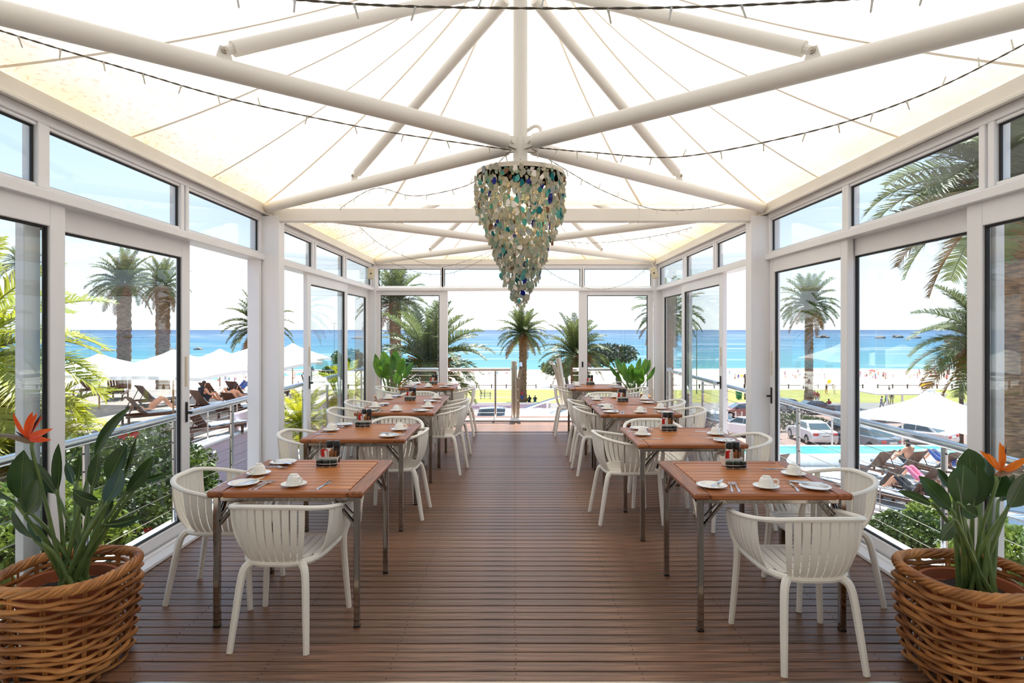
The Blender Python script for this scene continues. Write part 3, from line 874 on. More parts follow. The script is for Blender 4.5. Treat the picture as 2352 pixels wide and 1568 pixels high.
# ================================================================== chairs
def make_chair():
    o = thing('armchair', '', 'chair')
    half = [(0, -.265, .735), (.115, -.258, .733), (.205, -.212, .718), (.262, -.115, .696), (.284, .02, .672), (.286, .14, .655), (.272, .235, .640)]
    rim_k = [(-x, y, z) for x, y, z in reversed(half[1:])] + half
    N = 96
    RIM = bez(rim_k, N)
    sh = [(0, -.185, .432), (.09, -.180, .433), (.152, -.150, .435), (.192, -.08, .438), (.207, .02, .440), (.211, .12, .441), (.211, .205, .441)]
    SEAT = bez([(-x, y, z) for x, y, z in reversed(sh[1:])] + sh, N)
    def at(c, u):
        f = (u + 1) / 2 * N; k = min(int(f), N - 1)
        return c[k].lerp(c[k + 1], f - k)
    def slat(u0, u1, n=9, th=.0075):
        q = MB()
        for i in range(n + 1):
            t = i / n
            h = 1 - (1 - t) ** 2.1
            v = t ** 1.22
            def pp(u):
                b, r = at(SEAT, u), at(RIM, u)
                return Vector((b.x + (r.x - b.x) * h, b.y + (r.y - b.y) * h, b.z + (r.z - b.z) * v))
            a, b = pp(u0), pp(u1)
            tan = (b - a).normalized()
            nr = tan.cross(Vector((0, 0, 1))); nr.normalize()
            q.v += [tuple(a), tuple(b), tuple(b + nr * th), tuple(a + nr * th)]
        for i in range(n):
            k = 4 * i
            for j in range(4):
                l = (j + 1) % 4
                q.f.append((k + j, k + l, k + 4 + l, k + 4 + j)); q.m.append(0)
        q.f += [(3, 2, 1, 0), (4 * n, 4 * n + 1, 4 * n + 2, 4 * n + 3)]; q.m += [0, 0]
        return q
    rad = [.0165 - .003 * abs(2 * i / N - 1) ** 3 for i in range(N + 1)]
    q = MB(); q.tube(RIM[::2], rad[::2], 8, flat=.8); q.obj('top_rim', 'plastic', o)
    p = .062; w = .050
    for k in range(9):
        u = (k - 4) * p
        slat(u - w / 2, u + w / 2).obj('back_slat', 'plastic', o)
    for s in (-1, 1):
        for k in range(8):
            u = .515 + k * .058
            a, b = sorted((s * (u - .022), s * (u + .022)))
            slat(a, b).obj('arm_slat', 'plastic', o)
    # seat ring and seat slats
    ring = SEAT[::6] + [Vector((.205, .225, .438)), Vector((.15, .245, .434)), Vector((0, .252, .432)), Vector((-.15, .245, .434)), Vector((-.205, .225, .438))]
    ring = [Vector((r.x, r.y, r.z - .012)) for r in ring]
    q = MB(); q.tube(ring, .016, 8, closed=True, flat=1.1); q.obj('seat_ring', 'plastic', o)
    for k in range(9):
        x = (k - 4) * .0465
        back = -.178 + .10 * (abs(x) / .2) ** 2.4
        q = MB(); n = 6; hw = .0195
        for i in range(n + 1):
            yy = back + (.246 - .01 * (abs(x) / .2) ** 2 - back) * i / n
            z = .437 - .012 * (1 - (x / .2) ** 2) * sin(pi * min(1, .15 + .85 * i / n)) - (.012 if i == n else 0)
            q.v += [(x - hw, yy, z), (x + hw, yy, z), (x + hw, yy, z + .007), (x - hw, yy, z + .007)]
        for i in range(n):
            kk = 4 * i
            for j in range(4):
                l = (j + 1) % 4; q.f.append((kk + j, kk + 4 + j, kk + 4 + l, kk + l)); q.m.append(0)
        q.f += [(0, 1, 2, 3), (4 * n + 3, 4 * n + 2, 4 * n + 1, 4 * n)]; q.m += [0, 0]
        q.obj('seat_slat', 'plastic', o)
    for s in (-1, 1):
        pts = bez([(s * .272, .236, .640), (s * .268, .246, .600), (s * .244, .243, .50), (s * .226, .232, .42), (s * .236, .244, .20), (s * .250, .258, .0)], 14)
        q = MB(); q.tube(pts, [.0135, .014, .015, .017, .019, .020, .020, .020, .0195, .019, .0185, .018, .0175, .0165, .016], 8); q.obj('leg', 'plastic', o)
        pts = bez([(s * .105, -.135, .418), (s * .145, -.178, .412), (s * .166, -.203, .36), (s * .182, -.236, .18), (s * .196, -.268, 0)], 12)
        q = MB(); q.tube(pts, [.014, .018, .021, .022, .0215, .021, .0205, .020, .0195, .019, .018, .017, .0165], 8); q.obj('leg', 'plastic', o)
    return o

D = radians
CH = [  # x, y, heading in degrees (0 faces away from the camera, 90 faces left, -90 faces right), where
    (-1.235, 3.335, -2, 'with its back to the camera at the nearest left table'),
    (-1.80, 3.80, -90, 'between the left glass door and the nearest left table'),
    (-1.78, 5.36, -88, 'on the window side of the second left table'),
    (-1.055, 5.42, 88, 'tucked into the aisle side of the second left table'),
    (-1.19, 5.97, 180, 'facing the camera beyond the second left table'),
    (-.855, 7.06, 82, 'on the aisle side of the third left table'),
    (-.865, 7.84, 86, 'on the aisle side of the fourth left table'),
    (-1.83, 6.90, -90, 'on the window side of the third left table'),
    (-1.85, 7.68, -90, 'on the window side of the fourth left table'),
    (-1.36, 8.52, 180, 'facing the camera beyond the fourth left table'),
    (-1.90, 9.58, -92, 'on the window side of the farthest left table'),
    (-.89, 9.52, 88, 'on the aisle side of the farthest left table'),
    (1.456, 3.135, 1, 'with its back to the camera at the nearest right table'),
    (1.90, 3.775, 90, 'between the right glass door and the nearest right table'),
    (.955, 5.30, -84, 'on the aisle side of the second right table'),
    (1.85, 5.15, 90, 'on the window side of the second right table'),
    (1.33, 5.83, 180, 'facing the camera beyond the second right table'),
    (.95, 7.0, -86, 'on the aisle side of the third right table'),
    (.945, 7.72, -88, 'on the aisle side of the fourth right table'),
    (1.88, 6.95, 90, 'on the window side of the third right table'),
    (1.86, 7.72, 90, 'on the window side of the fourth right table'),
    (1.25, 8.40, 180, 'facing the camera beyond the fourth right table'),
    (.88, 9.52, -90, 'on the aisle side of the farthest right table'),
    (1.77, 9.42, 88, 'on the window side of the farthest right table'),
]
ch0 = make_chair()
for i, (x, y, a, wh) in enumerate(CH):
    lab = 'white slatted plastic armchair ' + wh
    if i == 0:
        ch0.location = (x, y, 0); ch0.rotation_euler = (0, 0, D(a)); tag(ch0, lab, 'chair', 'white slatted armchairs')
    else:
        dup(ch0, (x, y, 0), D(a), lab, 'white slatted armchairs')

# ================================================================== tableware
def lathe_mesh(name, prof, n=28): 
    q = MB(); q.lathe(prof, n); return q
q = lathe_mesh('s', [(0, .0), (.030, .0), (.034, .004), (.055, .008), (.070, .014), (.0715, .0155), (.070, .0165), (.054, .0115), (.033, .0085), (.028, .007), (0, .007)])
ME_SAUCER = q.mesh('saucer', ang=50)
q = lathe_mesh('p', [(0, .0), (.040, .0), (.046, .003), (.070, .010), (.0825, .014), (.084, .0155), (.082, .0165), (.068, .0135), (.050, .008), (.046, .0065), (0, .0065)])
ME_PLATE = q.mesh('side_plate', ang=50)
q = MB()   # cup standing on its rim
q.lathe([(.0405, 0), (.042, .001), (.0415, .012), (.038, .030), (.031, .046), (.024, .053), (.022, .054), (.022, .059), (.020, .0595), (.0185, .056), (0, .056)], 28)
q.lathe([(.0405, 0), (.039, .012), (.0355, .029), (.029, .044), (.02, .050), (0, .051)], 28)
ME_CUP = q.mesh('cup', ang=50)
q = MB(); q.tube(bez([(.036, 0, .040), (.052, 0, .044), (.063, 0, .034), (.060, 0, .020), (.050, 0, .010), (.040, 0, .012)], 14), .0042, 7, flat=1.3)
ME_CUPH = q.mesh('handle')
def strip(name, prof, th):
    """flat cutlery outline: list of (y, half width, z)"""
    q = MB()
    for (y, w, z) in prof: q.v += [(-w, y, z), (w, y, z), (w * .8, y, z + th), (-w * .8, y, z + th)]
    n = len(prof)
    for i in range(n - 1):
        k = 4 * i
        for j in range(4):
            l = (j + 1) % 4; q.f.append((k + j, k + l, k + 4 + l, k + 4 + j)); q.m.append(0)
    q.f += [(3, 2, 1, 0), tuple(4 * n - 4 + j for j in range(4))]; q.m += [0, 0]
    return q
q = strip('k', [(-.100, .004, 0), (-.095, .0075, 0), (-.05, .006, .001), (-.005, .0045, .002), (.0, .0055, .001), (.02, .0085, .0005), (.07, .009, .0005), (.095, .005, .0005), (.10, .001, .0005)], .003)
ME_KNIFE = q.mesh('knife', ang=40)
q = strip('f', [(-.10, .004, 0), (-.095, .008, 0), (-.05, .0055, .001), (.0, .0035, .006), (.03, .003, .009), (.042, .009, .007), (.055, .0115, .004)], .0025)
for x in (-.0098, -.0033, .0033, .0098):
    q.add([(x - .0016, .054, .004), (x + .0016, .054, .004), (x + .0016, .054, .006), (x - .0016, .054, .006), (x - .001, .098, .007), (x + .001, .098, .007), (x + .001, .098, .0085), (x - .001, .098, .0085)],
          [(3, 2, 1, 0), (4, 5, 6, 7), (0, 1, 5, 4), (1, 2, 6, 5), (2, 3, 7, 6), (3, 0, 4, 7)])
ME_FORK = q.mesh('fork', ang=40)
rng = random.Random(3)
SIDE = {'N': (0, 'near edge'), 'E': (pi / 2, 'right edge'), 'F': (pi, 'far edge'), 'W': (-pi / 2, 'left edge')}
for ti, (nm, tx, ty, sides, cd) in enumerate(TABLES):
    row = nm
    for sd in sides:
        ang, where = SIDE[sd]
        R_ = Matrix.Rotation(ang, 3, 'Z')
        ext = TS_Y / 2 if sd in 'NF' else TS_X / 2
        def put(name, me, m, lx, ly, lz, rz, label, cat, grp):
            p = R_ @ Vector((lx + rng.uniform(-.008, .008), -ext + ly + rng.uniform(-.008, .008), 0))
            o = mobj(name, me, m); o.location = (tx + p.x, ty + p.y, TZ + lz); o.rotation_euler = (0, 0, ang + rz)
            return tag(o, label, cat, grp)
        pl_ = '%s of the %s' % (where, row)
        st_x = rng.uniform(-.01, .01)
        sx_, sy_ = .012 + st_x, .125 + rng.uniform(-.01, .015)
        ps = R_ @ Vector((sx_, -ext + sy_, 0))
        s_o = mobj('saucer', ME_SAUCER, 'china'); s_o.location = (tx + ps.x, ty + ps.y, TZ); tag(s_o, 'white saucer under a cup at the ' + pl_, 'saucer', 'white saucers')
        c_o = mobj('cup', ME_CUP, 'china'); c_o.location = (tx + ps.x, ty + ps.y, TZ + .0085)
        c_o.rotation_euler = (0, 0, rng.choice([-.35, -.2, -.5, .1]) if sd == 'N' else rng.uniform(-3, 3)); tag(c_o, 'upturned white cup on its saucer at the ' + pl_, 'cup', 'upturned white cups')
        mobj('handle', ME_CUPH, 'china', c_o)
        if sd == 'F': continue
        put('side_plate', ME_PLATE, 'china', -.295, .155, 0, 0, 'white side plate at the ' + pl_, 'plate', 'white side plates')
        put('knife', ME_KNIFE, 'cutlery', -.255, .17, .0165, -.45 + rng.uniform(-.2, .2), 'butter knife lying across the side plate at the ' + pl_, 'knife', 'butter knives')
        for k in (0, 1):
            put('fork', ME_FORK, 'cutlery', -.19 + .03 * k, .145 - .008 * k, 0, -.28 + .1 * k, '%s steel fork beside the plate at the %s' % (('outer', 'inner')[k], pl_), 'fork', 'steel forks')
        put('knife', ME_KNIFE, 'cutlery', .17, .15, 0, -.12 + rng.uniform(-.1, .1), 'table knife right of the cup at the ' + pl_, 'knife', 'table knives')

def make_caddy():
    o = thing('condiment_caddy', '', 'caddy')
    q = MB(); b_, t_ = [(-.05, -.028), (.05, -.028), (.05, .028), (-.05, .028)], [(-.062, -.038), (.062, -.038), (.062, .038), (-.062, .038)]
    vv = [(x, y, .004) for x, y in b_] + [(x, y, .055) for x, y in t_] + [(x * .94, y * .9, .055) for x, y in t_] + [(x * .94, y * .9, .010) for x, y in b_]
    q.add(vv, [(3, 2, 1, 0)] + [(i, (i + 1) % 4, 4 + (i + 1) % 4, 4 + i) for i in range(4)] + [(4 + i, 4 + (i + 1) % 4, 8 + (i + 1) % 4, 8 + i) for i in range(4)] + [(8 + i, 8 + (i + 1) % 4, 12 + (i + 1) % 4, 12 + i) for i in range(4)] + [(12, 13, 14, 15)])
    q.obj('tray', 'china', o, ang=20)
    for k, x in enumerate((-.006, .042)):
        q = MB(); q.lathe([(0, .012), (.019, .012), (.020, .03), (.020, .105), (.018, .108), (0, .108)], 16, (x, .012, 0)); g = q.obj('grinder', 'pepper' if k else 'packet', o)
        q = MB(); q.lathe([(0, .108), (.0205, .108), (.0215, .112), (.0215, .146), (.019, .151), (0, .152)], 16, (x, .012, 0)); q.obj('cap', 'black', g)
    rr = random.Random(5)
    for k in range(12):
        x = -.045 + .0085 * k; m_ = 'red' if k < 3 else ('packet' if k < 6 else 'brownstick')
        lean = rr.uniform(-.14, .14)
        q = MB(); w_ = .007 if m_ != 'brownstick' else .0035
        q.cbox(-w_, w_, -.002, .002, 0, .085 + rr.uniform(-.008, .01), .001, mtx=T(x, -.018 + rr.uniform(-.006, .004), .012) @ RY(lean) @ RX(rr.uniform(.02, .1)))
        q.obj('sugar_packet', m_, o)
    q = MB(); q.tube([(-.055, -.032, .01), (-.055, -.032, .15)] + [(-.055 + .014 * sin(a), -.032, .164 - .014 * cos(a)) for a in [i * pi / 4 for i in range(8)]], .0016, 5); q.obj('wire_handle', 'cutlery', o)
    for k, (x, y) in enumerate(((-.045, -.068), (.0, -.078), (.045, -.068))):
        q = MB(); q.lathe([(0, .003), (.019, .003), (.021, .008), (.021, .024), (.019, .027), (0, .027)], 16, (x, y, 0)); j = q.obj('jam_jar', 'pepper', o)
        q = MB(); q.lathe([(.0205, .027), (.0215, .028), (.0215, .040), (.020, .042), (0, .042)], 16, (x, y, 0)); q.obj('lid', 'jarlid', j)
    q = MB()
    for z in (.004, .022): q.tube([(.072 * cos(t), -.072 + .030 * sin(t), z) for t in [2 * pi * i / 28 for i in range(28)]], .0015, 5, closed=True)
    q.obj('wire_basket', 'cutlery', o)
    return o
cd0 = None
for (nm, tx, ty, sides, cd) in TABLES:
    if cd is None: continue
    lab = 'condiment caddy with grinders, sugar sticks and jam jars on the ' + nm
    loc = (tx + cd, ty + (.27 if 'fourth' not in nm else -.1), TZ)
    if cd0 is None:
        cd0 = make_caddy(); cd0.location = loc; tag(cd0, lab, 'caddy', 'condiment caddies')
    else:
        dup(cd0, loc, 0 if 'right' not in nm else .12, lab, 'condiment caddies')
# small glass on the third left table
q = MB(); q.lathe([(0, 0), (.016, 0), (.022, .05), (.021, .05), (.015, .004), (0, .004)], 14)
for k, (dx, lab) in enumerate(((-.19, 'small clear tumbler by the near cup on the third left table'),)):
    g = q.obj('tumbler', 'clear'); g.location = (-1.285 + dx, 6.58, TZ); tag(g, lab, 'glass')

# ================================================================== chandelier
HX, HY = .035, CY1
cz = lambda y: HC + (CY - y) * CY1 / FPX
chd = thing('sea_glass_chandelier', 'sea-glass chandelier of hanging teal, blue and clear shards under the pole', 'chandelier', (HX, HY, cz(705)))
O = Vector((HX, HY, cz(705)))
q = MB(); z = cz(377)
q.lathe([(.046, z + .004), (.083, z + .004), (.084, z), (.084, z - .006), (.083, z - .009), (.046, z - .009)], 28, (0, 0, -O.z)); q.obj('flange', 'tube', chd)
q = MB()
for k in range(4):
    a = pi / 4 + k * pi / 2 - pi / 4
    q.tube([(.068 * cos(a), .068 * sin(a), z + .016 - O.z), (.068 * cos(a), .068 * sin(a), z - .05 - O.z)], .007, 8)
q.obj('bolt', 'brush', chd)
q = MB(); q.tube([(0, 0, z - O.z), (0, 0, z - .07 - O.z)], .044, 18); q.obj('neck', 'tube', chd)
zr = cz(402)
q = MB(); q.lathe([(.284, zr - .014), (.288, zr - .014), (.288, zr + .014), (.284, zr + .014), (.284, zr - .014)], 56, (0, 0, -O.z)); q.obj('ring', 'brush', chd)
q = MB()
for a in (0, pi / 3, 2 * pi / 3): q.tube([(.285 * cos(a), .285 * sin(a), zr - O.z), (-.285 * cos(a), -.285 * sin(a), zr - O.z)], .005, 6)
q.obj('spoke', 'brush', chd)
prof = [(408, .284), (440, .286), (480, .282), (500, .272), (520, .238), (548, .222), (566, .178), (596, .166), (612, .132), (646, .118), (660, .078), (684, .052), (704, .018)]
def rad_at(y):
    for (y0, r0), (y1, r1) in zip(prof, prof[1:]):
        if y <= y1: return r0 + (r1 - r0) * (y - y0) / (y1 - y0)
    return .02
rg = random.Random(11)
shard_me = []
for k in range(10):
    n = rg.choice((5, 6, 7))
    poly = []
    for i in range(n):
        t = 2 * pi * (i + rg.uniform(-.25, .25)) / n
        poly.append((rg.uniform(.72, 1.05) * cos(t) * rg.uniform(.55, .8), rg.uniform(.8, 1.05) * sin(t)))
    q = MB(); q.prism(poly, -.12, .12); me = q.mesh('sea_glass_shard', smooth=False)
    me.materials.append(SHARDS[0][0]); shard_me.append(me)
pool_m = [m_ for m_, w_ in SHARDS for _ in range(w_)]
sh = []
yy = 410.0
while yy < 704:
    r = rad_at(yy)
    for lay in (1.0, .66) if yy < 640 else (1.0, .5):
        rr = r * lay
        n = max(3, int(2 * pi * rr / .034))
        off = rg.random()
        for i in range(n):
            if lay < 1 and rg.random() < .45: continue
            t = 2 * pi * (i + off + rg.uniform(-.2, .2)) / n
            rad = rr * rg.uniform(.93, 1.05)
            zz_ = cz(yy + rg.uniform(-5, 5))
            s_ = rg.uniform(.017, .030)
            p = Vector((rad * cos(t), rad * sin(t), zz_ - O.z))
            rot = (Matrix.Rotation(t + pi / 2 + rg.gauss(0, .45), 4, 'Z') @ RX(pi / 2 + rg.gauss(0, .16)) @ RZ(rg.gauss(0, .25)))
            sh.append((-p.y * (1 if lay == 1 else .3) + .02 * rg.random(), p, rot, s_, rg.randrange(10), rg.choice(pool_m)))
    yy += 9.6
sh.sort(key=lambda t: -t[0])
for (_, p, rot, s_, k, m_) in sh[:300]:
    o = bpy.data.objects.new('sea_glass_shard', shard_me[k]); COL.objects.link(o); o.parent = chd
    o.matrix_local = Matrix.Translation(p) @ rot @ Matrix.Diagonal((s_, s_, s_, 1))
    o.material_slots[0].link = 'OBJECT'; o.material_slots[0].material = m_
rest = MB(); mats_ = [m_ for m_, _ in SHARDS]
for (_, p, rot, s_, k, m_) in sh[300:]:
    mx = Matrix.Translation(p) @ rot @ Matrix.Diagonal((s_, s_, s_, 1))
    me = shard_me[k]
    rest.add([mx @ v.co for v in me.vertices], [tuple(f.vertices) for f in me.polygons], mats_.index(m_))
o = rest.obj('sea_glass_shards', mats_, chd, smooth=False); o['kind'] = 'stuff'
q = MB()
for i in range(64):
    t = 2 * pi * i / 64; fr = (i * 37 % 64) / 64
    r0 = .283 * (1 - .0) if i % 2 else .2
    yb = 470 + 210 * fr
    rb = min(r0, rad_at(yb))
    q.tube([(r0 * cos(t), r0 * sin(t), zr - O.z), (min(r0, rad_at(min(700, yb))) * cos(t), min(r0, rad_at(min(700, yb))) * sin(t), cz(yb) - O.z)], .0009, 4, cap=False)
for y_ in range(415, 640, 26):
    r0 = rad_at(y_) * 1.01
    q.tube([(r0 * cos(t), r0 * sin(t), cz(y_) - O.z) for t in [2 * pi * i / 40 for i in range(40)]], .0009, 4, closed=True)
q.obj('wire_net', 'cord', chd)
for (dx, y_) in ((.03, 478), (.055, 515), (-.05, 450)):
    q = MB(); q.lathe([(0, -.03), (.016, -.022), (.02, 0), (.015, .02), (.008, .034), (0, .036)], 12, (dx, -.02, cz(y_) - O.z)); q.obj('lamp_bulb', 'lampglow', chd)
    ld = bpy.data.lights.new('chandelier_lamp', 'POINT'); ld.energy = 0.45; ld.color = (1, .72, .45); ld.shadow_soft_size = .03
    lo = bpy.data.objects.new('lamp_light', ld); COL.objects.link(lo); lo.parent = chd; lo.location = (dx, -.06, cz(y_) - O.z)

# ================================================================== string lights
def string_light(pts, nb, label, r=.0038, n=28):
    pts = bez(pts, n)
    o = thing('string_light', label, 'string light', pts[0], group='strings of small bulbs under the canopy')
    loc = [p - pts[0] for p in pts]
    q = MB()
    m = n * 6 if r > .003 else n * 3
    dense = bez(loc, m)
    for ph in (0, pi):
        q.tube([p + Vector((0, cos(i * .9 + ph), sin(i * .9 + ph))) * r * .55 for i, p in enumerate(dense)], r * .62, 5)
    q.obj('cord', 'cord', o)
    rg2 = random.Random(len(label) + nb)
    q = MB(); q.lathe([(0, 0), (.004, 0), (.0042, .012), (.0030, .014), (.0032, .042), (.002, .047), (0, .048)], 8)
    me = q.mesh('bulb')
    for i in range(nb):
        f = (i + .5) / nb * (len(dense) - 1)
        b_ = mobj('bulb', me, 'bulb', o); b_.location = dense[int(f)]
        up = rg2.random() < .2
        b_.rotation_euler = (0 if up else pi + rg2.uniform(-.3, .3), rg2.uniform(-.4, .4), 0)
    return o
hubL, hubR = (HX - .06, CY1 - .03, 2.80), (HX + .06, CY1 - .03, 2.82)
string_light([P(-150, 20, 2.35), P(0, 70, 2.45), P(290, 158, 2.85), P(550, 232, 3.25), P(875, 300, 3.65), hubL], 15, 'string of small bulbs from the hub towards the near left corner')
string_light([P(480, -20, 1.85), P(830, 10, 1.9), P(1200, 19, 1.95), P(1600, 16, 1.9), P(2000, -5, 1.85), P(2150, -30, 1.8)], 13, 'string of small bulbs sagging across the top close to the camera')
string_light([hubR, P(1360, 350, 3.8), P(1560, 360, 3.6), P(1850, 305, 3.2), P(2100, 225, 2.9), P(2352, 102, 2.6), P(2500, 10, 2.4)], 19, 'string of small bulbs from the hub sagging towards the near right corner')
string_light([hubL, P(1120, 395, 4.5), P(1060, 430, 5.0), P(950, 450, 5.5), P(865, 432, 5.85), P(800, 465, 6.0), P(780, 482, 6.05)], 12, 'string of small bulbs from the hub to the left of the cross beam', .003)
string_light([hubR, P(1300, 390, 4.5), P(1390, 440, 5.1), P(1500, 480, 5.6), P(1600, 480, 5.9), P(1680, 466, 6.05)], 12, 'string of small bulbs from the hub to the right of the cross beam', .003)
string_light([P(825, 520, 7.2), P(880, 565, 7.8), P(960, 600, 8.4), P(1020, 612, 9.0), P(1090, 592, 8.8), P(1140, 570, 8.6)], 11, 'string of small bulbs sagging over the far left door', .0028)
string_light([P(885, 598, 10.6), P(960, 625, 10.3), P(1030, 628, 10.0), P(1100, 600, 9.5), P(1150, 570, 9.0)], 10, 'string of small bulbs from the far left corner towards the chandelier', .0028)
string_light([P(1238, 605, 9.0), P(1290, 640, 9.5), P(1370, 665, 10.2), P(1440, 650, 10.6), P(1490, 612, 10.82)], 10, 'string of small bulbs hanging across the far right transom', .0028)
string_light([P(1240, 545, 8.6), P(1340, 558, 8.3), P(1450, 550, 7.8), P(1540, 535, 7.4), P(1590, 522, 7.0)], 9, 'string of small bulbs under the far canopy right of the chandelier', .0028)

# ================================================================== speakers in the far corners
for px, py, label, ry in ((851, 628, 'beige loudspeaker on a bracket in the far left corner', .05), (1503, 627, 'beige tilted loudspeaker on a bracket in the far right corner', -.35)):
    c = P(px, py, 10.55)
    o = thing('loudspeaker', label, 'speaker', c, group='loudspeakers in the far corners')
    s_ = 1 if px < 1000 else -1
    o.rotation_euler = (0, ry, s_ * .35)
    q = MB(); q.cbox(-.058, .058, -.05, .05, -.095, .095, .012); q.obj('case', 'speaker', o)
    q = MB(); q.cbox(-.05, .05, -.054, -.049, -.085, .085, .004); q.obj('grille', 'speaker', o)
    q = MB(); q.box(-.013, .013, -.0565, -.0535, -.016, .008); q.obj('badge', 'black', o)
    q = MB(); q.tube(bez([(0, .05, .05), (s_ * -.02, .1, .12), (0, .12, .2)], 6), .012, 6); q.obj('bracket', 'brush', o)
# ================================================================== wicker baskets and strelitzias
def superel(t, rx, ry, e=.72):
    c, s = cos(t), sin(t)
    return rx * math.copysign(abs(c) ** e, c), ry * math.copysign(abs(s) ** e, s)

def basket(name, label, x, y, rx, ry, h, seed, rows=15, seg=88, rot=.0):
    o = thing(name, label, 'basket', (x, y, 0), rot)
    rb = random.Random(seed)
    nst = 18
    def R(z):  # slight belly, narrower foot
        f = z / h
        return .88 + .12 * min(1, f / .55) if f < .55 else 1.0 + .015 * sin((f - .55) * 6)
    for i in range(nst):
        t = 2 * pi * i / nst
        q = MB()
        for dt in (-.022, .022):
            pts = []
            for k in range(7):
                z = h * k / 6
                a, b_ = superel(t + dt, rx * R(z) - .012, ry * R(z) - .012)
                pts.append((a, b_, z))
            q.tube(pts, .0055, 6)
        q.obj('stake', 'wicker', o)
    for r in range(rows):
        z0 = .012 + (h - .055) * (r + .5) / rows
        q = MB(); pts, rad = [], []
        ph = pi * (r % 2) + rb.uniform(-.15, .15)
        a1, a2 = rb.uniform(0, 6), rb.uniform(.002, .006)
        th = rb.uniform(.0085, .0125)
        for k in range(seg):
            t = 2 * pi * k / seg
            w = .011 * cos(nst * t / 2 + ph)
            z = z0 + a2 * sin(3 * t + a1) + .003 * sin(7 * t + a1 * 2)
            a, b_ = superel(t, rx * R(z) + w, ry * R(z) + w)
            pts.append((a, b_, z)); rad.append(th * (1 + .12 * sin(5 * t + a1)))
        q.tube(pts, rad, 7, closed=True); q.obj('woven_rod', 'wicker', o)
    for r in range(6):    # braided rim
        q = MB(); pts = []
        ph = 2 * pi * r / 6
        for k in range(seg):
            t = 2 * pi * k / seg
            w = .010 + .014 * cos(9 * t + ph)
            z = h - .008 + .017 * sin(9 * t + ph) + rb.uniform(-.0015, .0015)
            a, b_ = superel(t, rx * 1.0 + w - .012, ry + w - .012)
            pts.append((a, b_, z))
        q.tube(pts, .0105, 7, closed=True); q.obj('rim_braid', 'wicker', o)
    return o

def pot(label, x, y, r, z0, z1):
    o = thing('plant_pot', label, 'pot', (x, y, 0))
    q = MB(); q.lathe([(0, z0), (r * .75, z0), (r * .96, z1 - .04), (r, z1 - .04), (r, z1), (r * .92, z1), (r * .90, z1 - .05), (0, z1 - .05)], 32); q.obj('pot_wall', 'terracotta', o, ang=40)
    q = MB(); rs = random.Random(2)
    q.lathe([(r * .91, z1 - .05), (r * .7, z1 - .035), (r * .4, z1 - .025), (0, z1 - .02)], 24)
    q.v = [(a + rs.uniform(-.01, .01), b + rs.uniform(-.01, .01), c + rs.uniform(-.008, .008)) for a, b, c in q.v]
    q.obj('soil', 'soil', o)
    return o

PROF = [(0, .10), (.06, .34), (.16, .66), (.30, .92), (.45, 1.0), (.6, .95), (.75, .76), (.88, .46), (.96, .18), (1, .02)]
def leaf_mesh(base, tip, width, side, curl, fold, facing):
    """blade between two points; side tilts the bow, fold is the V along the midrib"""
    ax = tip - base
    L_ = ax.length; u = ax.normalized()
    f = Vector(facing); f = (f - u * f.dot(u)).normalized()
    w = u.cross(f)
    q = MB(); rib = []
    for (t, wd) in PROF:
        c = base + ax * t + f * (curl * L_ * sin(pi * t)) + w * (side * L_ * sin(pi * t))
        rib.append(c)
        hw = width * .58 * wd
        for s in (-1, -.55, 0, .55, 1):
            q.v.append(tuple(c + w * hw * s * cos(fold) + f * (abs(s) * hw * sin(fold) - (.12 * hw if abs(s) == 1 else 0))))
    n = len(PROF)
    for i in range(n - 1):
        for j in range(4):
            a = 5 * i + j
            q.f.append((a, a + 1, a + 6, a + 5)); q.m.append(0)
    return q, rib

def strel_leaf(o, base, tip, width, root, lm='leaf', side=0., curl=.06, fold=.45, facing=(0, -1, .25), sr=.008):
    L0 = o.location
    b, t, r = base - L0, tip - L0, root - L0
    q, rib = leaf_mesh(b, t, width, side, curl, fold, facing)
    lf = q.obj('leaf', lm, o, ang=70)
    q = MB(); q.tube(rib[:-1], [.0045 - .0035 * i / len(rib) for i in range(len(rib) - 1)], 5); q.obj('midrib', 'leafrib', lf)
    d = (t - b).normalized()
    mid = r.lerp(b, .55) + Vector((0, 0, .03))
    pts = bez([r, mid, b - d * .02, b + d * .01], 12)
    q = MB(); q.tube(pts, [sr * 1.9 - sr * 1.2 * (i / 12) ** .6 for i in range(13)], 7); q.obj('stalk', 'leafrib', o)

def flower(o, root, bend, spathe_tip, petals, blue, pm):
    L0 = o.location
    r, b, s = root - L0, bend - L0, spathe_tip - L0
    q = MB(); q.tube(bez([r, r.lerp(b, .5) + Vector((-.005, 0, .02)), b + Vector((0, 0, -.05)), b], 12), [.010 - .003 * i / 12 for i in range(13)], 7); q.obj('flower_stalk', 'leafrib', o)
    q = MB(); ax = s - b
    pts = [b + ax * t + Vector((0, 0, .012 * sin(pi * t))) for t in (0, .1, .25, .45, .7, .9, 1)]
    q.tube(pts, [.010, .017, .018, .014, .009, .004, .001], 8, flat=.8); sp = q.obj('spathe', 'spathe', o)
    hb = b + ax * .12 + Vector((0, 0, .014))
    for tip, w in petals:
        q, rib = leaf_mesh(hb, tip - L0, w, 0, .03, .55, (0, -1, .1)); q.obj('petal', pm, o, ang=70)
    for tip, w in blue:
        q, rib = leaf_mesh(hb, tip - L0, w, 0, .0, .7, (0, -1, .1)); q.obj('blue_petal', 'bluepetal', o, ang=70)

basket('wicker_basket', 'large round wicker basket at the left front, holding a potted strelitzia', -2.165, 2.955, .268, .268, .475, 1)
basket('wicker_basket', 'large round wicker basket at the right front, holding a potted strelitzia', 2.17, 2.90, .278, .275, .475, 2)
pot('terracotta pot of soil inside the left front basket', -2.165, 2.955, .215, .03, .415)
pot('terracotta pot of soil inside the right front basket', 2.17, 2.90, .222, .03, .415)

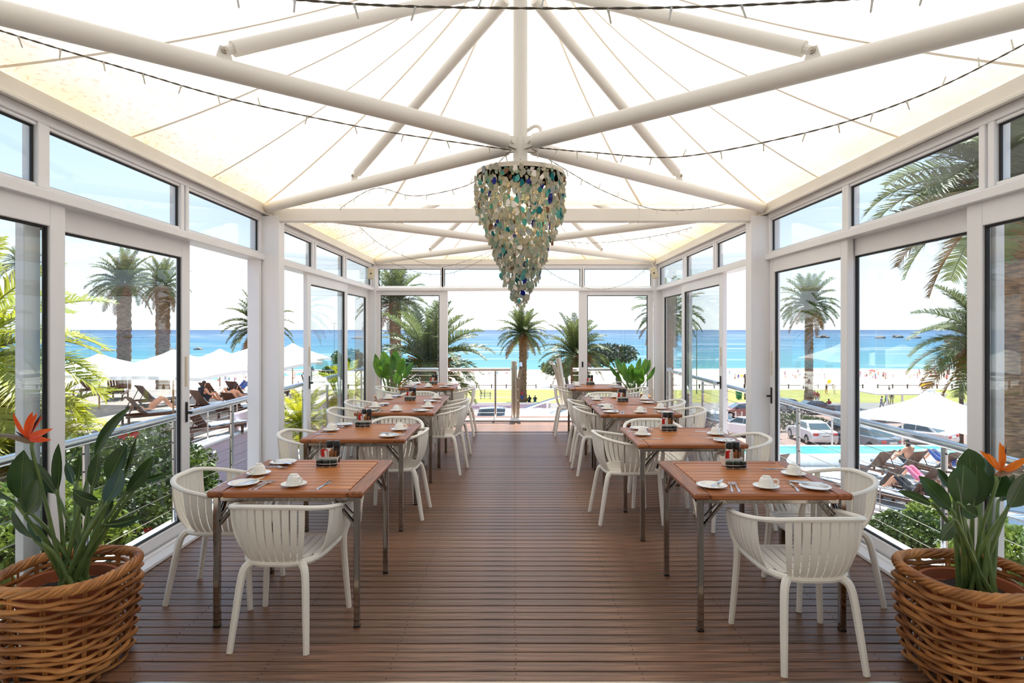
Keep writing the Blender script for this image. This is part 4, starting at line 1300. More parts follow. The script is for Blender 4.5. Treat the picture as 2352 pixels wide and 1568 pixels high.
pl1 = thing('strelitzia', 'bird of paradise with dark green paddle leaves in the left front basket', 'plant', (-2.155, 2.955, .39))
def rootL(i): 
    r_ = random.Random(i); return Vector((-2.155 + r_.uniform(-.05, .06), 2.955 + r_.uniform(-.05, .05), .385))
PX = FPX
LEAVES1 = [  # base px, tip px, width px, depth offset, fold, side
    ((48, 1147), (55, 1033), 50, -.10, .35, .02), ((62, 1181), (86, 1100), 52, -.16, .55, .06), ((127, 1132), (60, 1052), 38, .08, .4, -.03),
    ((133, 1127), (135, 1018), 30, -.02, .8, .02), ((218, 1052), (299, 934), 26, .10, .5, -.05), ((212, 1118), (226, 1041), 34, -.05, .5, .04),
    ((250, 1104), (290, 1020), 44, .12, .45, .02), ((243, 1156), (279, 1073), 62, -.14, .25, .03), ((228, 1152), (168, 1126), 32, -.10, .5, -.08),
    ((290, 1132), (352, 1047), 32, .02, .5, .03), ((286, 1092), (314, 1003), 14, .14, .6, -.02), ((330, 1104), (390, 1083), 15, .06, .5, .06),
    ((240, 1206), (329, 1183), 20, .0, .45, .05), ((205, 1192), (206, 1146), 36, .05, .4, 0), ((78, 1236), (30, 1170), 32, .02, .4, -.04),
    ((100, 1246), (62, 1200), 22, -.08, .4, .05), ((28, 1150), (-12, 1122), 24, -.12, .5, 0), ((170, 1112), (150, 1065), 20, .2, .6, 0),
    ((246, 1200), (262, 1150), 34, .16, .4, 0), ((178, 1106), (182, 1040), 16, .18, .7, .03),
]
for i, (b_, t_, w_, dd, fo, sd) in enumerate(LEAVES1):
    d = 2.93 + dd
    rng_ = random.Random(i * 3 + 1)
    strel_leaf(pl1, P(b_[0], b_[1], d), P(t_[0], t_[1], d + rng_.uniform(-.07, .07)), w_ * d / FPX, rootL(i), 'leaf', sd, rng_.uniform(-.08, .08), fo, (rng_.uniform(-.5, .5), -1, rng_.uniform(-.1, .5)), .0075)
d = 2.80
flower(pl1, rootL(99), P(75, 1016, d), P(-25, 999, d + .02),
       [(P(75, 945, d), .035), (P(86, 948, d - .02), .03), (P(30, 948, d + .02), .022), (P(122, 984, d - .03), .03), (P(118, 1010, d - .02), .028), (P(98, 955, d + .03), .02)],
       [(P(96, 950, d + .01), .012), (P(36, 990, d), .010)], 'petal')

pl2 = thing('strelitzia', 'bird of paradise with broad green leaves and orange flower in the right front basket', 'plant', (2.18, 2.90, .39))
def rootR(i):
    r_ = random.Random(i + 50); return Vector((2.20 + r_.uniform(-.06, .05), 2.90 + r_.uniform(-.05, .05), .385))
LEAVES2 = [
    ((2207, 1162), (2214, 1066), 56, -.12, .25, -.03), ((2235, 1162), (2243, 1064), 50, -.05, .35, .03), ((2231, 1100), (2224, 1030), 58, .12, .2, 0),
    ((2184, 1172), (2110, 1092), 40, -.02, .4, -.04), ((2140, 1158), (2062, 1127), 20, -.06, .5, .04), ((2186, 1124), (2153, 1075), 24, .08, .5, -.04),
    ((2189, 1203), (2160, 1240), 40, -.16, .3, .06), ((2210, 1164), (2246, 1186), 34, -.18, .5, .08), ((2281, 1140), (2303, 1082), 52, .08, .3, .04),
    ((2316, 1164), (2358, 1085), 64, .0, .35, .05), ((2206, 1158), (2196, 1096), 12, -.16, .6, 0), ((2330, 1150), (2400, 1120), 40, .05, .4, -.05),
    ((2296, 1150), (2330, 1090), 34, .16, .4, 0), ((2255, 1110), (2268, 1050), 36, .2, .4, .02),
]
for i, (b_, t_, w_, dd, fo, sd) in enumerate(LEAVES2):
    d = 2.86 + dd
    rng_ = random.Random(i * 7 + 2)
    strel_leaf(pl2, P(b_[0], b_[1], d), P(t_[0], t_[1], d + rng_.uniform(-.06, .06)), w_ * d / FPX, rootR(i), 'leaf', sd, rng_.uniform(-.06, .08), fo, (rng_.uniform(-.4, .4), -1, rng_.uniform(-.1, .5)), .0085)
d = 2.74
flower(pl2, rootR(99), P(2287, 1092, d), P(2375, 1076, d + .03),
       [(P(2250, 1034, d), .026), (P(2296, 1015, d), .034), (P(2304, 1020, d + .02), .026), (P(2268, 1040, d - .02), .022), (P(2360, 1050, d - .02), .036)],
       [(P(2263, 1034, d + .01), .008), (P(2312, 1022, d + .01), .010)], 'petal2')

# far corner plants
def corner_plant(label, blabel, plabel, x, y, seed, n, h, rowlen):
    basket('wicker_basket', blabel, x, y, .24, .24, .50, seed, rows=11, seg=48)
    pot(plabel, x, y, .18, .03, .45)
    o = thing('broad_leaf_plant', label, 'plant', (x, y, .43))
    r_ = random.Random(seed)
    for i in range(n):
        a = 2 * pi * (i + r_.uniform(-.3, .3)) / n
        sp = r_.uniform(.08, .42); hh = h * r_.uniform(.55, 1.0) * (1 - .35 * (sp - .08))
        base = Vector((x + cos(a) * sp * .7, y + sin(a) * sp * .45, .45 + hh * .58))
        tip = Vector((x + cos(a) * sp * 1.25, y + sin(a) * sp * .8, .45 + hh * r_.uniform(.95, 1.05)))
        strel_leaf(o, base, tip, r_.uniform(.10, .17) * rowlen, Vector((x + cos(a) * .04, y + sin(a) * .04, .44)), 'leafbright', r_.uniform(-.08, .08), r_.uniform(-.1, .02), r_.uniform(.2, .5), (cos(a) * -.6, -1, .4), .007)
    return o
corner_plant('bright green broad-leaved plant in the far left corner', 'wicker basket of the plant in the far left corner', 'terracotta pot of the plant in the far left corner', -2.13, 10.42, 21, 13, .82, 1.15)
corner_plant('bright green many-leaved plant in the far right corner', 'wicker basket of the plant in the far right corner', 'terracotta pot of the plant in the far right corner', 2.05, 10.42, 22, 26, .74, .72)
# ================================================================== the ground, the beach and the sea
PROFZ = [(10, -5.9), (27, -5.9), (42, -6.1), (65, -7.4), (78, -7.7), (115, -9.7), (122, -9.95), (175, -10.9), (203, -11.6), (250, -13.2)]
def gz(y):
    for (a, za), (b_, zb) in zip(PROFZ, PROFZ[1:]):
        if y <= b_: return za + (zb - za) * (y - a) / (b_ - a)
    return PROFZ[-1][1]
def ground(name, label, cat, ya, yb, m, ny, amp=0.0, x0=-420, x1=420, nx=60, dz=0.0):
    q = MB()
    for j in range(ny + 1):
        y = ya + (yb - ya) * j / ny
        for i in range(nx + 1):
            x = x0 + (x1 - x0) * i / nx
            q.v.append((x, y, gz(y) + dz + amp * noise.noise((x * .13, y * .13, 0))))
    for j in range(ny):
        for i in range(nx):
            a = j * (nx + 1) + i
            q.f.append((a, a + 1, a + nx + 2, a + nx + 1)); q.m.append(0)
    return tag(q.obj(name, m, ang=60), label, cat, kind='structure')
ground('street_ground', 'pinkish paved street and car park below the terrace', 'street', -30, 66, 'street', 40)
ground('road', 'grey road beside the lawn', 'road', 66, 78, 'asphalt', 6)
ground('lawn', 'dry yellow-green lawn between the road and the beach', 'lawn', 78, 116, 'lawn', 24, .12)
ground('beach', 'bright white sand beach sloping to the water', 'beach', 116, 250, 'sand', 50, .15)

def sea_mat():
    m, nt, b = base_mat('sea_water')
    N, L = nt.nodes.new, nt.links.new
    tc = N('ShaderNodeTexCoord'); sp = N('ShaderNodeSeparateXYZ')
    L(tc.outputs['Object'], sp.inputs[0])
    nz = N('ShaderNodeTexNoise'); nz.inputs['Scale'].default_value = .012; nz.inputs['Detail'].default_value = 4
    mp = N('ShaderNodeMapping'); mp.inputs['Scale'].default_value = (.35, 1, 1)
    L(tc.outputs['Object'], mp.inputs['Vector']); L(mp.outputs[0], nz.inputs['Vector'])
    lg = N('ShaderNodeMath'); lg.operation = 'LOGARITHM'; lg.inputs[1].default_value = 10
    L(sp.outputs['Y'], lg.inputs[0])
    ad = N('ShaderNodeMath'); ad.operation = 'MULTIPLY_ADD'; ad.inputs[1].default_value = .28
    L(nz.outputs['Fac'], ad.inputs[0]); L(lg.outputs[0], ad.inputs[2])
    mr = N('ShaderNodeMapRange'); mr.inputs['From Min'].default_value = 2.40; mr.inputs['From Max'].default_value = 3.95
    L(ad.outputs[0], mr.inputs['Value'])
    rp = N('ShaderNodeValToRGB'); e = rp.color_ramp.elements
    e[0].position = 0; e[0].color = srgb(72, 124, 128)
    e[1].position = 1; e[1].color = srgb(44, 72, 106)
    for p_, c in ((.10, (58, 112, 124)), (.28, (48, 98, 122)), (.55, (46, 86, 116))):
        x = e.new(p_); x.color = srgb(*c)
    L(mr.outputs[0], rp.inputs['Fac'])
    # surf and whitecaps: streaks across the view
    wv = N('ShaderNodeTexNoise'); wv.inputs['Scale'].default_value = .05; wv.inputs['Detail'].default_value = 6
    mp2 = N('ShaderNodeMapping'); mp2.inputs['Scale'].default_value = (.16, 1, 1)
    L(tc.outputs['Object'], mp2.inputs['Vector']); L(mp2.outputs[0], wv.inputs['Vector'])
    r2 = N('ShaderNodeValToRGB'); r2.color_ramp.elements[0].position = .56; r2.color_ramp.elements[1].position = .66
    L(wv.outputs['Fac'], r2.inputs['Fac'])
    sh_ = N('ShaderNodeValToRGB'); se = sh_.color_ramp.elements     # where surf breaks: along the shore and on the reef
    se[0].position = 0; se[0].color = (1, 1, 1, 1); se[1].position = 1; se[1].color = (.12, .12, .12, 1)
    x = se.new(.07); x.color = (.45, .45, .45, 1)
    x = se.new(.40); x.color = (.35, .35, .35, 1)
    x = se.new(.60); x.color = (1, 1, 1, 1)
    x = se.new(.75); x.color = (.30, .30, .30, 1)
    L(mr.outputs[0], sh_.inputs['Fac'])
    mm = N('ShaderNodeMath'); mm.operation = 'MULTIPLY'
    L(r2.outputs[0], mm.inputs[0]); L(sh_.outputs[0], mm.inputs[1])
    mx = N('ShaderNodeMix'); mx.data_type = 'RGBA'
    L(mm.outputs[0], mx.inputs['Factor']); L(rp.outputs[0], mx.inputs['A']); mx.inputs['B'].default_value = (.42, .44, .45, 1)
    L(mx.outputs['Result'], b.inputs['Base Color'])
    b.inputs['Roughness'].default_value = .55
    b.inputs['Specular IOR Level'].default_value = .12
    return m
q = MB()
ys = [196, 215, 250, 320, 450, 700, 1200, 2500, 6000, 15000, 45000]
for y in ys:
    for i in range(13): q.v.append(((i - 6) / 6 * (y * 3.0 + 300), y, -11.6))
for j in range(len(ys) - 1):
    for i in range(12):
        a = j * 13 + i; q.f.append((a, a + 1, a + 14, a + 13)); q.m.append(0)
tag(q.obj('sea', sea_mat(), smooth=False), 'turquoise to deep blue sea reaching to the horizon', 'sea', kind='structure')

def blob(name, label, cat, c, s, m, seed, sub=3, rough=.35, group=None):
    import bmesh
    bm = bmesh.new(); bmesh.ops.create_icosphere(bm, subdivisions=sub, radius=1)
    for v in bm.verts:
        n_ = noise.noise(v.co * 1.7 + Vector((seed * 3.1, 0, 0))) + .5 * noise.noise(v.co * 4.1 + Vector((0, seed, 0)))
        v.co *= 1 + rough * n_
        v.co.x *= s[0]; v.co.y *= s[1]; v.co.z *= s[2]
    me = bpy.data.meshes.new(name); bm.to_mesh(me); bm.free(); me.shade_smooth()
    o = mobj(name, me, m); o.location = c
    return tag(o, label, cat, group)
for i, (px, py, w, h, lab) in enumerate(((1890, 773, 30, 7, 'round grey rock in the sea left of the right window mullion'), (2022, 774, 24, 6, 'grey rock leftmost of the three in the right-hand surf'), (2062, 773, 26, 8, 'grey rock in the middle of the three in the right-hand surf'), (2100, 774, 32, 6, 'grey rock rightmost of the three in the right-hand surf'), (1722, 774, 8, 3, 'small dark rock in the sea beside the right middle post'))):
    d = 1400 * 13.23 / (py + 3 - CY); c = P(px, py, d); c.z = -11.9
    blob('sea_rock', lab, 'rock', c, (w / 2 * d / FPX, w / 2 * d / FPX, h * d / FPX), 'rock', i + 1)
for i, (px, py, w, h, lab) in enumerate(((392, 808, 46, 9, 'flat dark rocks on the shore behind the left white umbrellas'), (456, 803, 26, 6, 'low dark rock on the shore seen in the left opening'), (250, 806, 40, 6, 'low rock shelf on the shore behind the far left umbrella'), (820, 778, 30, 5, 'low pale rock in the surf behind the far left door'))):
    d = 1400 * 13.23 / (py - CY); c = P(px, py, d); c.z = -11.9
    blob('shore_rock', lab, 'rock', c, (w / 2 * d / FPX, w / 3 * d / FPX, h * d / FPX), 'rock', i + 11)

# ================================================================== palms
def frond_mesh(e0, bend, pairs, ll, seed, width=.016, vang=.5):
    """unit-length feather frond in the XZ plane, leaflets to both sides"""
    r_ = random.Random(seed)
    q = MB(); n = 16; p = Vector((0, 0, 0)); pts = [p.copy()]; ths = []
    for i in range(n):
        th = radians(e0 - bend * ((i + .5) / n) ** 1.25)
        ths.append(th)
        p = p + Vector((cos(th), 0, sin(th))) / n; pts.append(p.copy())
    q.tube(pts, [.012 - .0105 * i / n for i in range(n + 1)], 5)
    for k in range(pairs):
        t = .10 + .89 * (k + .5) / pairs
        i = min(int(t * n), n - 1); c = pts[i].lerp(pts[i + 1], t * n - i); th = ths[i]
        fw = Vector((cos(th), 0, sin(th))); up = Vector((-sin(th), 0, cos(th)))
        L_ = ll * (sin(pi * (.12 + .86 * t)) ** .6) * r_.uniform(.85, 1.1)
        for s in (-1, 1):
            sw = r_.uniform(.55, .8); va = vang * r_.uniform(.4, 1.2)
            dr = (fw * sw + Vector((0, s, 0)) * cos(va) + up * sin(va)).normalized()
            tip = c + dr * L_ + Vector((0, 0, -L_ * r_.uniform(.02, .30)))
            mid = c + dr * L_ * .5
            wv = fw * width * .5
            o = len(q.v)
            q.v += [tuple(c - wv), tuple(c + wv), tuple(mid + wv * 1.1), tuple(mid - wv * 1.1), tuple(tip)]
            q.f += [(o, o + 1, o + 2, o + 3), (o + 3, o + 2, o + 4)]; q.m += [0, 0]
    return q.mesh('frond', smooth=False)
FV = [(86, 34), (72, 48), (56, 64), (40, 76), (22, 80), (4, 70), (-18, 52), (-45, 32)]
FM = [frond_mesh(a, b_, 36, .20, i, width=.019) for i, (a, b_) in enumerate(FV)]
FMN = [frond_mesh(a, b_, 60, .26, i + 40, width=.013, vang=.35) for i, (a, b_) in enumerate(FV)]
for me in FM + FMN: me.materials.append(M['frond'])

def palm(label, px, py, R, d, tr, counts, seed, gnd=None, matn='frond', dry=2, fruit=0, lean=0.0, fm=None, yscale=1.0, trunk=True, cat='palm tree'):
    c = P(px, py, d)
    g = gz(d) if gnd is None else gnd
    rad = R * d / FPX
    o = thing('palm_tree', label, cat, (c.x - lean, c.y, g))
    r_ = random.Random(seed)
    H = c.z - g
    if trunk:
        q = MB(); n = max(10, int(H / (tr * .55)))
        prof = []
        for i in range(n + 1):
            f = i / n
            base = tr * (1.25 - .25 * min(1, f * 6)) * (1.0 + .18 * max(0, (f - .85) / .15))
            prof.append((base * (1.05 if i % 2 else .95), H * f))
        q.lathe(prof, 14)
        q.v = [(x + lean * (z / H) ** 1.5 + r_.uniform(-.04, .04) * tr, y + r_.uniform(-.04, .04) * tr, z) for x, y, z in q.v]
        q.obj('trunk', 'palmtrunk', o, ang=25)
    k = 0
    ms = fm or FM
    for vi, cnt in enumerate(counts):
        for i in range(cnt):
            f = bpy.data.objects.new('frond', ms[vi]); COL.objects.link(f); f.parent = o
            a = 2 * pi * (i / max(1, cnt)) + vi * .37 + r_.uniform(-.22, .22)
            s = rad * r_.uniform(.88, 1.14)
            f.location = (lean + cos(a) * tr * .45, sin(a) * tr * .45, H + (3.5 - vi) * .05 * rad * .3)
            f.rotation_euler = (r_.uniform(-.25, .25), r_.uniform(-.08, .08), a)
            f.scale = (s, s, s * yscale)
            m_ = M['frondd'] if (vi >= 7 or (vi == 6 and r_.random() < dry * .15)) else M[matn]
            if m_ is not M['frond']:
                f.material_slots[0].link = 'OBJECT'; f.material_slots[0].material = m_
    for i in range(fruit):
        a = r_.uniform(0, 2 * pi)
        q = MB(); rr = random.Random(i + seed)
        st = Vector((lean, 0, H)); 
        for j in range(26):
            e = st + Vector((cos(a) * .35 + rr.gauss(0, .10), sin(a) * .35 + rr.gauss(0, .10), -.12 + rr.gauss(0, .12))) * rad
            q.tube([st + (e - st) * .4, e], .012 * rad, 4)
        q.obj('fruit_cluster', 'fruit', o)
    return o
full = (7, 9, 10, 10, 9, 8, 7, 3)
palm('tall palm in the centre of the open end doors', 1201, 768, 62, 80, .5, full, 1, fruit=2)
palm('thick-trunked palm tall behind the left white umbrellas, left of the shaggy one', 285, 650, 76, 48, .5, full, 2)
palm('slim palm seen in the left opening beside the middle post', 592, 752, 80, 55, .3, full, 3, fruit=2)
palm('tall palm behind the left glass door of the end wall', 908, 694, 88, 50, .46, full, 4)
palm('short bushy palm with orange fruit left of the open end doors', 985, 835, 140, 30, .42, (8, 10, 11, 11, 9, 7, 5, 3), 5, fruit=5)
palm('short palm right of the centre palm, beside the dark tree', 1322, 815, 92, 60, .5, (7, 9, 9, 9, 8, 7, 5, 2), 6, fruit=2)
palm('palm seen through the far right corner glass', 1535, 722, 84, 48, .4, full, 7)
palm('tall palm standing on the lawn behind the right middle window', 1858, 700, 72, 78, .5, full, 8)
palm('huge palm trunk at the right edge with fronds above the transom', 2322, 425, 300, 20, .46, full, 9, gnd=-5.9, dry=3, fm=FMN, fruit=3)
palm('broad drooping palm left of the huge right trunk', 2272, 790, 165, 34, .45, full, 10, fruit=3, fm=FMN)
palm('small distant palm top at the left edge above the yellow fronds', 52, 610, 48, 70, .3, full, 12)
# shaggy fan-topped palm
palm('shaggy-trunked palm right of the thick-trunked one behind the umbrellas', 374, 655, 56, 42, .44, (8, 8, 7, 7, 6, 7, 8, 8), 13, yscale=1.1)
# yellow-green palm close by the left window
palm('yellow-green palm close outside the left window', -135, 850, 345, 6.6, .16, (5, 6, 8, 9, 9, 8, 6, 2), 14, gnd=-3.2, matn='frondy', fm=FMN, dry=1)
palm('low yellow palm with drooping fronds under the left window rail', 35, 1040, 235, 7.2, .12, (3, 4, 6, 8, 9, 8, 6, 4), 15, gnd=-3.2, matn='frondy', fm=FMN, dry=4)
palm('low dark green strappy plant outside the left opening past the post', 700, 985, 95, 10.6, .08, (6, 8, 9, 9, 8, 6, 4, 0), 16, gnd=-2.4, matn='frondy', fm=FM, dry=1, cat='plant')
palm('small feathery palm outside the far left door', 800, 900, 80, 11.8, .08, (5, 6, 8, 8, 6, 5, 3, 0), 17, gnd=-2.4, matn='frondy', fm=FM, dry=0, cat='plant')

# ================================================================== shrubs and trees
def foliage(parent, name, c, s, n, leaf, m, seed, shell=.55):
    r_ = random.Random(seed); q = MB()
    for i in range(n):
        v = Vector((r_.gauss(0, 1), r_.gauss(0, 1), r_.gauss(0, 1))).normalized()
        rad = shell + (1 - shell) * r_.random() ** .6
        bump = 1 + .22 * noise.noise(v * 2.3 + Vector((seed, 0, 0)))
        p = Vector((c[0] + v.x * s[0] * rad * bump, c[1] + v.y * s[1] * rad * bump, c[2] + v.z * s[2] * rad * bump))
        a = Vector((r_.gauss(0, 1), r_.gauss(0, 1), r_.gauss(0, .7) + .2)).normalized()
        b_ = a.orthogonal().normalized(); b_ = (b_ * cos(i) + a.cross(b_) * sin(i))
        L_ = leaf * r_.uniform(.7, 1.3)
        o = len(q.v)
        q.v += [tuple(p - a * L_), tuple(p + b_ * L_ * .45), tuple(p + a * L_), tuple(p - b_ * L_ * .45)]
        q.f.append((o, o + 1, o + 2, o + 3)); q.m.append(0)
    f = q.obj(name, m, parent, smooth=False); f['kind'] = 'stuff'
    return f
def shrub(label, c, s, n, leaf, m, seed, flowers=0, g=None, cat='shrub', name='shrub'):
    g = c[2] - s[2] if g is None else g
    o = thing(name, label, cat, (c[0], c[1], g))
    foliage(o, 'foliage', (0, 0, c[2] - g), s, n, leaf, m, seed)
    r_ = random.Random(seed)
    q = MB()
    for k in range(6):
        a = 2 * pi * k / 6
        q.tube(bez([(.05 * cos(a), .05 * sin(a), 0), (s[0] * .25 * cos(a), s[1] * .25 * sin(a), (c[2] - g) * .6), (s[0] * .6 * cos(a), s[1] * .6 * sin(a), c[2] - g + s[2] * .4)], 6), [.03 * s[2], .026 * s[2], .022 * s[2], .02 * s[2], .016 * s[2], .012 * s[2], .008 * s[2]], 5)
    q.obj('branches', 'bark', o)
    for k in range(flowers):
        v = Vector((r_.gauss(0, 1), -abs(r_.gauss(0, 1)) - .2, r_.gauss(0, .8))).normalized()
        p = Vector((v.x * s[0] * 1.05, v.y * s[1] * 1.05, c[2] - g + v.z * s[2] * 1.05))
        q = MB()
        for j in range(5):
            a = 2 * pi * j / 5
            q.add([p, p + Vector((cos(a - .5) * .04, -.012, sin(a - .5) * .04)), p + Vector((cos(a) * .06, -.02, sin(a) * .06)), p + Vector((cos(a + .5) * .04, -.012, sin(a + .5) * .04))], [(0, 1, 2, 3)])
        q.obj('red_flower', 'hibiscus', o)
    return o
c = P(290, 1140, 6.6); shrub('leafy hibiscus bush with red flowers outside the left sliding door', c, (.95, 1.0, .75), 15000, .036, 'bush', 1, 7, g=-3.2)
c = P(205, 1220, 5.6); shrub('low leafy bush with red flowers under the left rail', c, (.7, .6, .5), 8000, .032, 'bush', 2, 4, g=-3.2)
c = P(350, 1240, 6.2); shrub('pale green low bush at the foot of the left sliding door', c, (.6, .7, .45), 6000, .032, 'bushy', 3, 0, g=-3.2)
c = P(60, 1250, 5.0); shrub('yellow-green grassy bush behind the left front basket', c, (.8, .6, .5), 5000, .045, 'bushy', 4, 0, g=-3.2)
c = P(2095, 1240, 9.2); shrub('dark green hedge bush under the right rail', c, (.75, .7, .38), 8000, .04, 'bush', 5, 0, g=-4)
c = P(2195, 1215, 9.6); shrub('light green flowering bush under the right rail, beside the dark one', c, (.75, .7, .48), 8500, .04, 'bushy', 6, 5, g=-4)
c = P(2330, 1275, 8.0); shrub('light green bush behind the right front strelitzia', c, (.9, .6, .38), 7000, .04, 'bushy', 7, 0, g=-4)
q = MB(); q.cbox(4.2, 8.6, 7.0, 11.2, -4.2, -2.05, .02); tag(q.obj('planter_bed', 'whitepaint'), 'white planter wall below the right rail', 'planter', kind='structure')
q = MB(); q.box(-8.6, -3.03, 2.0, 24, -5.9, -3.1); tag(q.obj('garden_ground', 'soil', smooth=False), 'garden bed below the left rail', 'garden', kind='structure')

def tree(label, px, py, w, h, d, seed, n, leaf):
    c = P(px, py, d); g = gz(d)
    sx, sz = w / 2 * d / FPX, h / 2 * d / FPX
    o = thing('milkwood_tree', label, 'tree', (c.x, c.y, g))
    r_ = random.Random(seed)
    for k in range(4):
        off = Vector((r_.uniform(-.6, .6) * sx, r_.uniform(-.4, .4) * sx, r_.uniform(-.35, .35) * sz))
        foliage(o, 'crown', (off.x, off.y, c.z - g + off.z), (sx * .62, sx * .6, sz * .62), n // 4, leaf, 'darkleaf', seed + k)
    q = MB()
    for k in range(5):
        q.tube(bez([(sx * .35, 0, -.2), (sx * .3 - k * .1, 0, (c.z - g) * .45), (r_.uniform(-.8, .8) * sx, r_.uniform(-.4, .4) * sx, c.z - g)], 8), [.28 - .025 * i for i in range(9)], 6)
    q.obj('trunk', 'bark', o)
tree('dark spreading tree on the beach left of the short palm', 1290, 842, 84, 48, 125, 31, 1800, .35)
tree('dark spreading tree behind the right glass door of the end wall', 1405, 818, 112, 66, 112, 32, 2600, .35)
tree('dark rounded tree behind the far left door', 800, 830, 90, 62, 110, 33, 2200, .35)
tree('dark tree behind the left sliding door past the post', 760, 860, 70, 50, 95, 34, 1400, .3)
tree('small dark tree beyond the left opening past the post', 705, 860, 34, 40, 80, 35, 900, .22)
# ================================================================== left terrace
TLZ = -1.6
q = MB(); q.box(-60, -8.72, 5.0, 33, -1.78, TLZ - .03)
tl = q.obj('terrace_floor', 'joist', smooth=False); tag(tl, 'grey timber sun terrace left of the pavilion', 'terrace', kind='structure')
q = MB(); q.cbox(-.095, .095, -14, 14, -.03, 0, .004); me = q.mesh('terrace_plank', ang=20)
for i in range(110):
    o = mobj('terrace_plank', me, 'terrdeck', tl); o.location = (-8.85 - .2 * i, 19, TLZ)
q = MB(); q.box(-8.72, -8.64, 4, 33, -5.9, -1.62)
pw = q.obj('terrace_wall', 'pink', smooth=False); tag(pw, 'pale pink boarded wall under the left terrace', 'wall', kind='structure')
q = MB(); q.cbox(-.02, .02, -14.5, 14.5, -.146, .146, .008); me = q.mesh('wall_board', ang=20)
for i in range(9):
    o = mobj('wall_board', me, 'pink', pw); o.location = (-8.625, 18.5, -1.80 - .30 * i)
q = MB(); q.cbox(-8.95, -8.55, 4, 33, -1.64, -1.53, .015); q.obj('coping', 'whitepaint', pw)
q = MB(); q.cbox(-9.3, -8.7, 22.2, 22.5, TLZ, -.75, .01); q.cbox(-8.9, -8.7, 19.0, 22.3, TLZ, -1.0, .01)
tag(q.obj('parapet', 'pink'), 'pink parapet block at the corner of the left terrace', 'parapet', kind='structure')

def thin_rail(label, pts, zt, n, cables):
    pts = [Vector(p) for p in pts]; o = thing('terrace_rail', label, 'railing', pts[0]); L0 = pts[0]
    up = Vector((0, 0, 1))
    for i, (a, b_) in enumerate(zip(pts, pts[1:])):
        q = MB(); q.tube([a - L0 + up * zt, b_ - L0 + up * zt], .025, 8); q.obj('handrail', 'steel', o)
        for z in cables:
            q = MB(); q.tube([a - L0 + up * z, b_ - L0 + up * z], .006, 5); q.obj('cable', 'steel', o)
        for k in range(n):
            p = a.lerp(b_, (k + .5) / n) - L0
            q = MB(); q.tube([p, p + up * zt], .02, 8); q.obj('post', 'steel', o)
    return o
thin_rail('thin steel rail along the far edge of the left terrace', [(-30, 32.6, TLZ), (-8.8, 32.6, TLZ)], 1.05, 8, (.35, .7))
thin_rail('thin steel rail along the pink wall of the left terrace', [(-8.78, 5.5, TLZ), (-8.78, 22.0, TLZ)], .95, 9, (.2, .4, .6, .78))

# ================================================================== sun loungers
def make_lounger(name='sun_lounger'):
    o = thing(name, '', 'lounger')
    for s in (-1, 1):
        q = MB(); q.cbox(s * .33 - .02, s * .33 + .02, -.65, 1.2, .26, .34, .006); q.obj('side_rail', 'teak', o)
        for y in (-.55, 1.08):
            q = MB(); q.cbox(s * .30 - .03, s * .30 + .03, y - .035, y + .035, 0, .27, .006); q.obj('leg', 'teak', o)
    q = MB(); q.cbox(-.31, .31, -.045, .045, -.012, .012, .004); me = q.mesh('slat', ang=20)
    for k in range(11):
        k_ = mobj('slat', me, 'teak', o); k_.location = (0, .05 + .105 * k, .345)
    ba = radians(52)
    q = MB(); q.cbox(-.045, .045, -.37, .37, -.012, .012, .004); me2 = q.mesh('back_slat', ang=20)
    for k in range(6):
        k_ = mobj('back_slat', me2, 'teak', o)
        k_.location = ((k - 2.5) * .108, -.02 - cos(ba) * .39, .35 + sin(ba) * .39); k_.rotation_euler = (-ba, 0, 0)
    for s in (-1, 1):
        q = MB(); q.tube([(s * .25, -.05 - cos(ba) * .5, .34 + sin(ba) * .5), (s * .25, -.58, .30)], .018, 6); q.obj('back_stay', 'teak', o)
    q = MB()
    n = 12
    prof = [(1.24, .16), (1.24, .365), (.6, .368), (.05, .366)] + [(-.01 - cos(ba) * t, .372 + sin(ba) * t) for t in (.12, .35)]
    for y, z in prof: q.v += [(-.29, y, z), (.29, y, z), (.29, y + .004, z + .03), (-.29, y + .004, z + .03)]
    for i in range(len(prof) - 1):
        k = 4 * i
        for j in range(4):
            l = (j + 1) % 4; q.f.append((k + j, k + 4 + j, k + 4 + l, k + l)); q.m.append(0)
    q.obj('towel', 'towel', o)
    return o
lg0 = None
def lounger_at(px, py, z, rz, label, group):
    global lg0
    d = FPX * (HC - z) / (py - CY)
    loc = P(px, py, d); loc.z = z
    if lg0 is None:
        lg0 = make_lounger(); lg0.location = loc; lg0.rotation_euler = (0, 0, radians(rz)); return tag(lg0, label, 'lounger', group)
    return dup(lg0, loc, radians(rz), label, group)
GL, GR = 'teak loungers on the left terrace', 'teak loungers beside the pool'
for px, py, rz, lab in ((345, 935, -30, 'teak lounger with raised back beside the pole, left of the sliding door stile'), (268, 918, 25, 'teak lounger with upright back facing away, behind the yellow palm'),
                        (205, 908, -25, 'teak lounger partly hidden by the yellow palm on the left terrace'), (488, 926, -18, 'teak lounger with raised back leftmost in the left opening'),
                        (548, 922, -18, 'teak lounger with raised back in the middle of the left opening'), (612, 918, -18, 'teak lounger cut off by the middle post in the left opening'),
                        (470, 950, -30, 'teak lounger under the sunbather with raised knees'), (545, 958, -26, 'teak lounger with a towel beside the seated man'),
                        (468, 1006, -30, 'towel-covered lounger nearest in the left opening'), (330, 972, -40, 'teak lounger with dark cushion behind the left rail'),
                        (648, 978, -15, 'towel-covered lounger beyond the middle post on the left')):
    lounger_at(px, py, TLZ, rz, lab, GL)
PRZ = -3.4
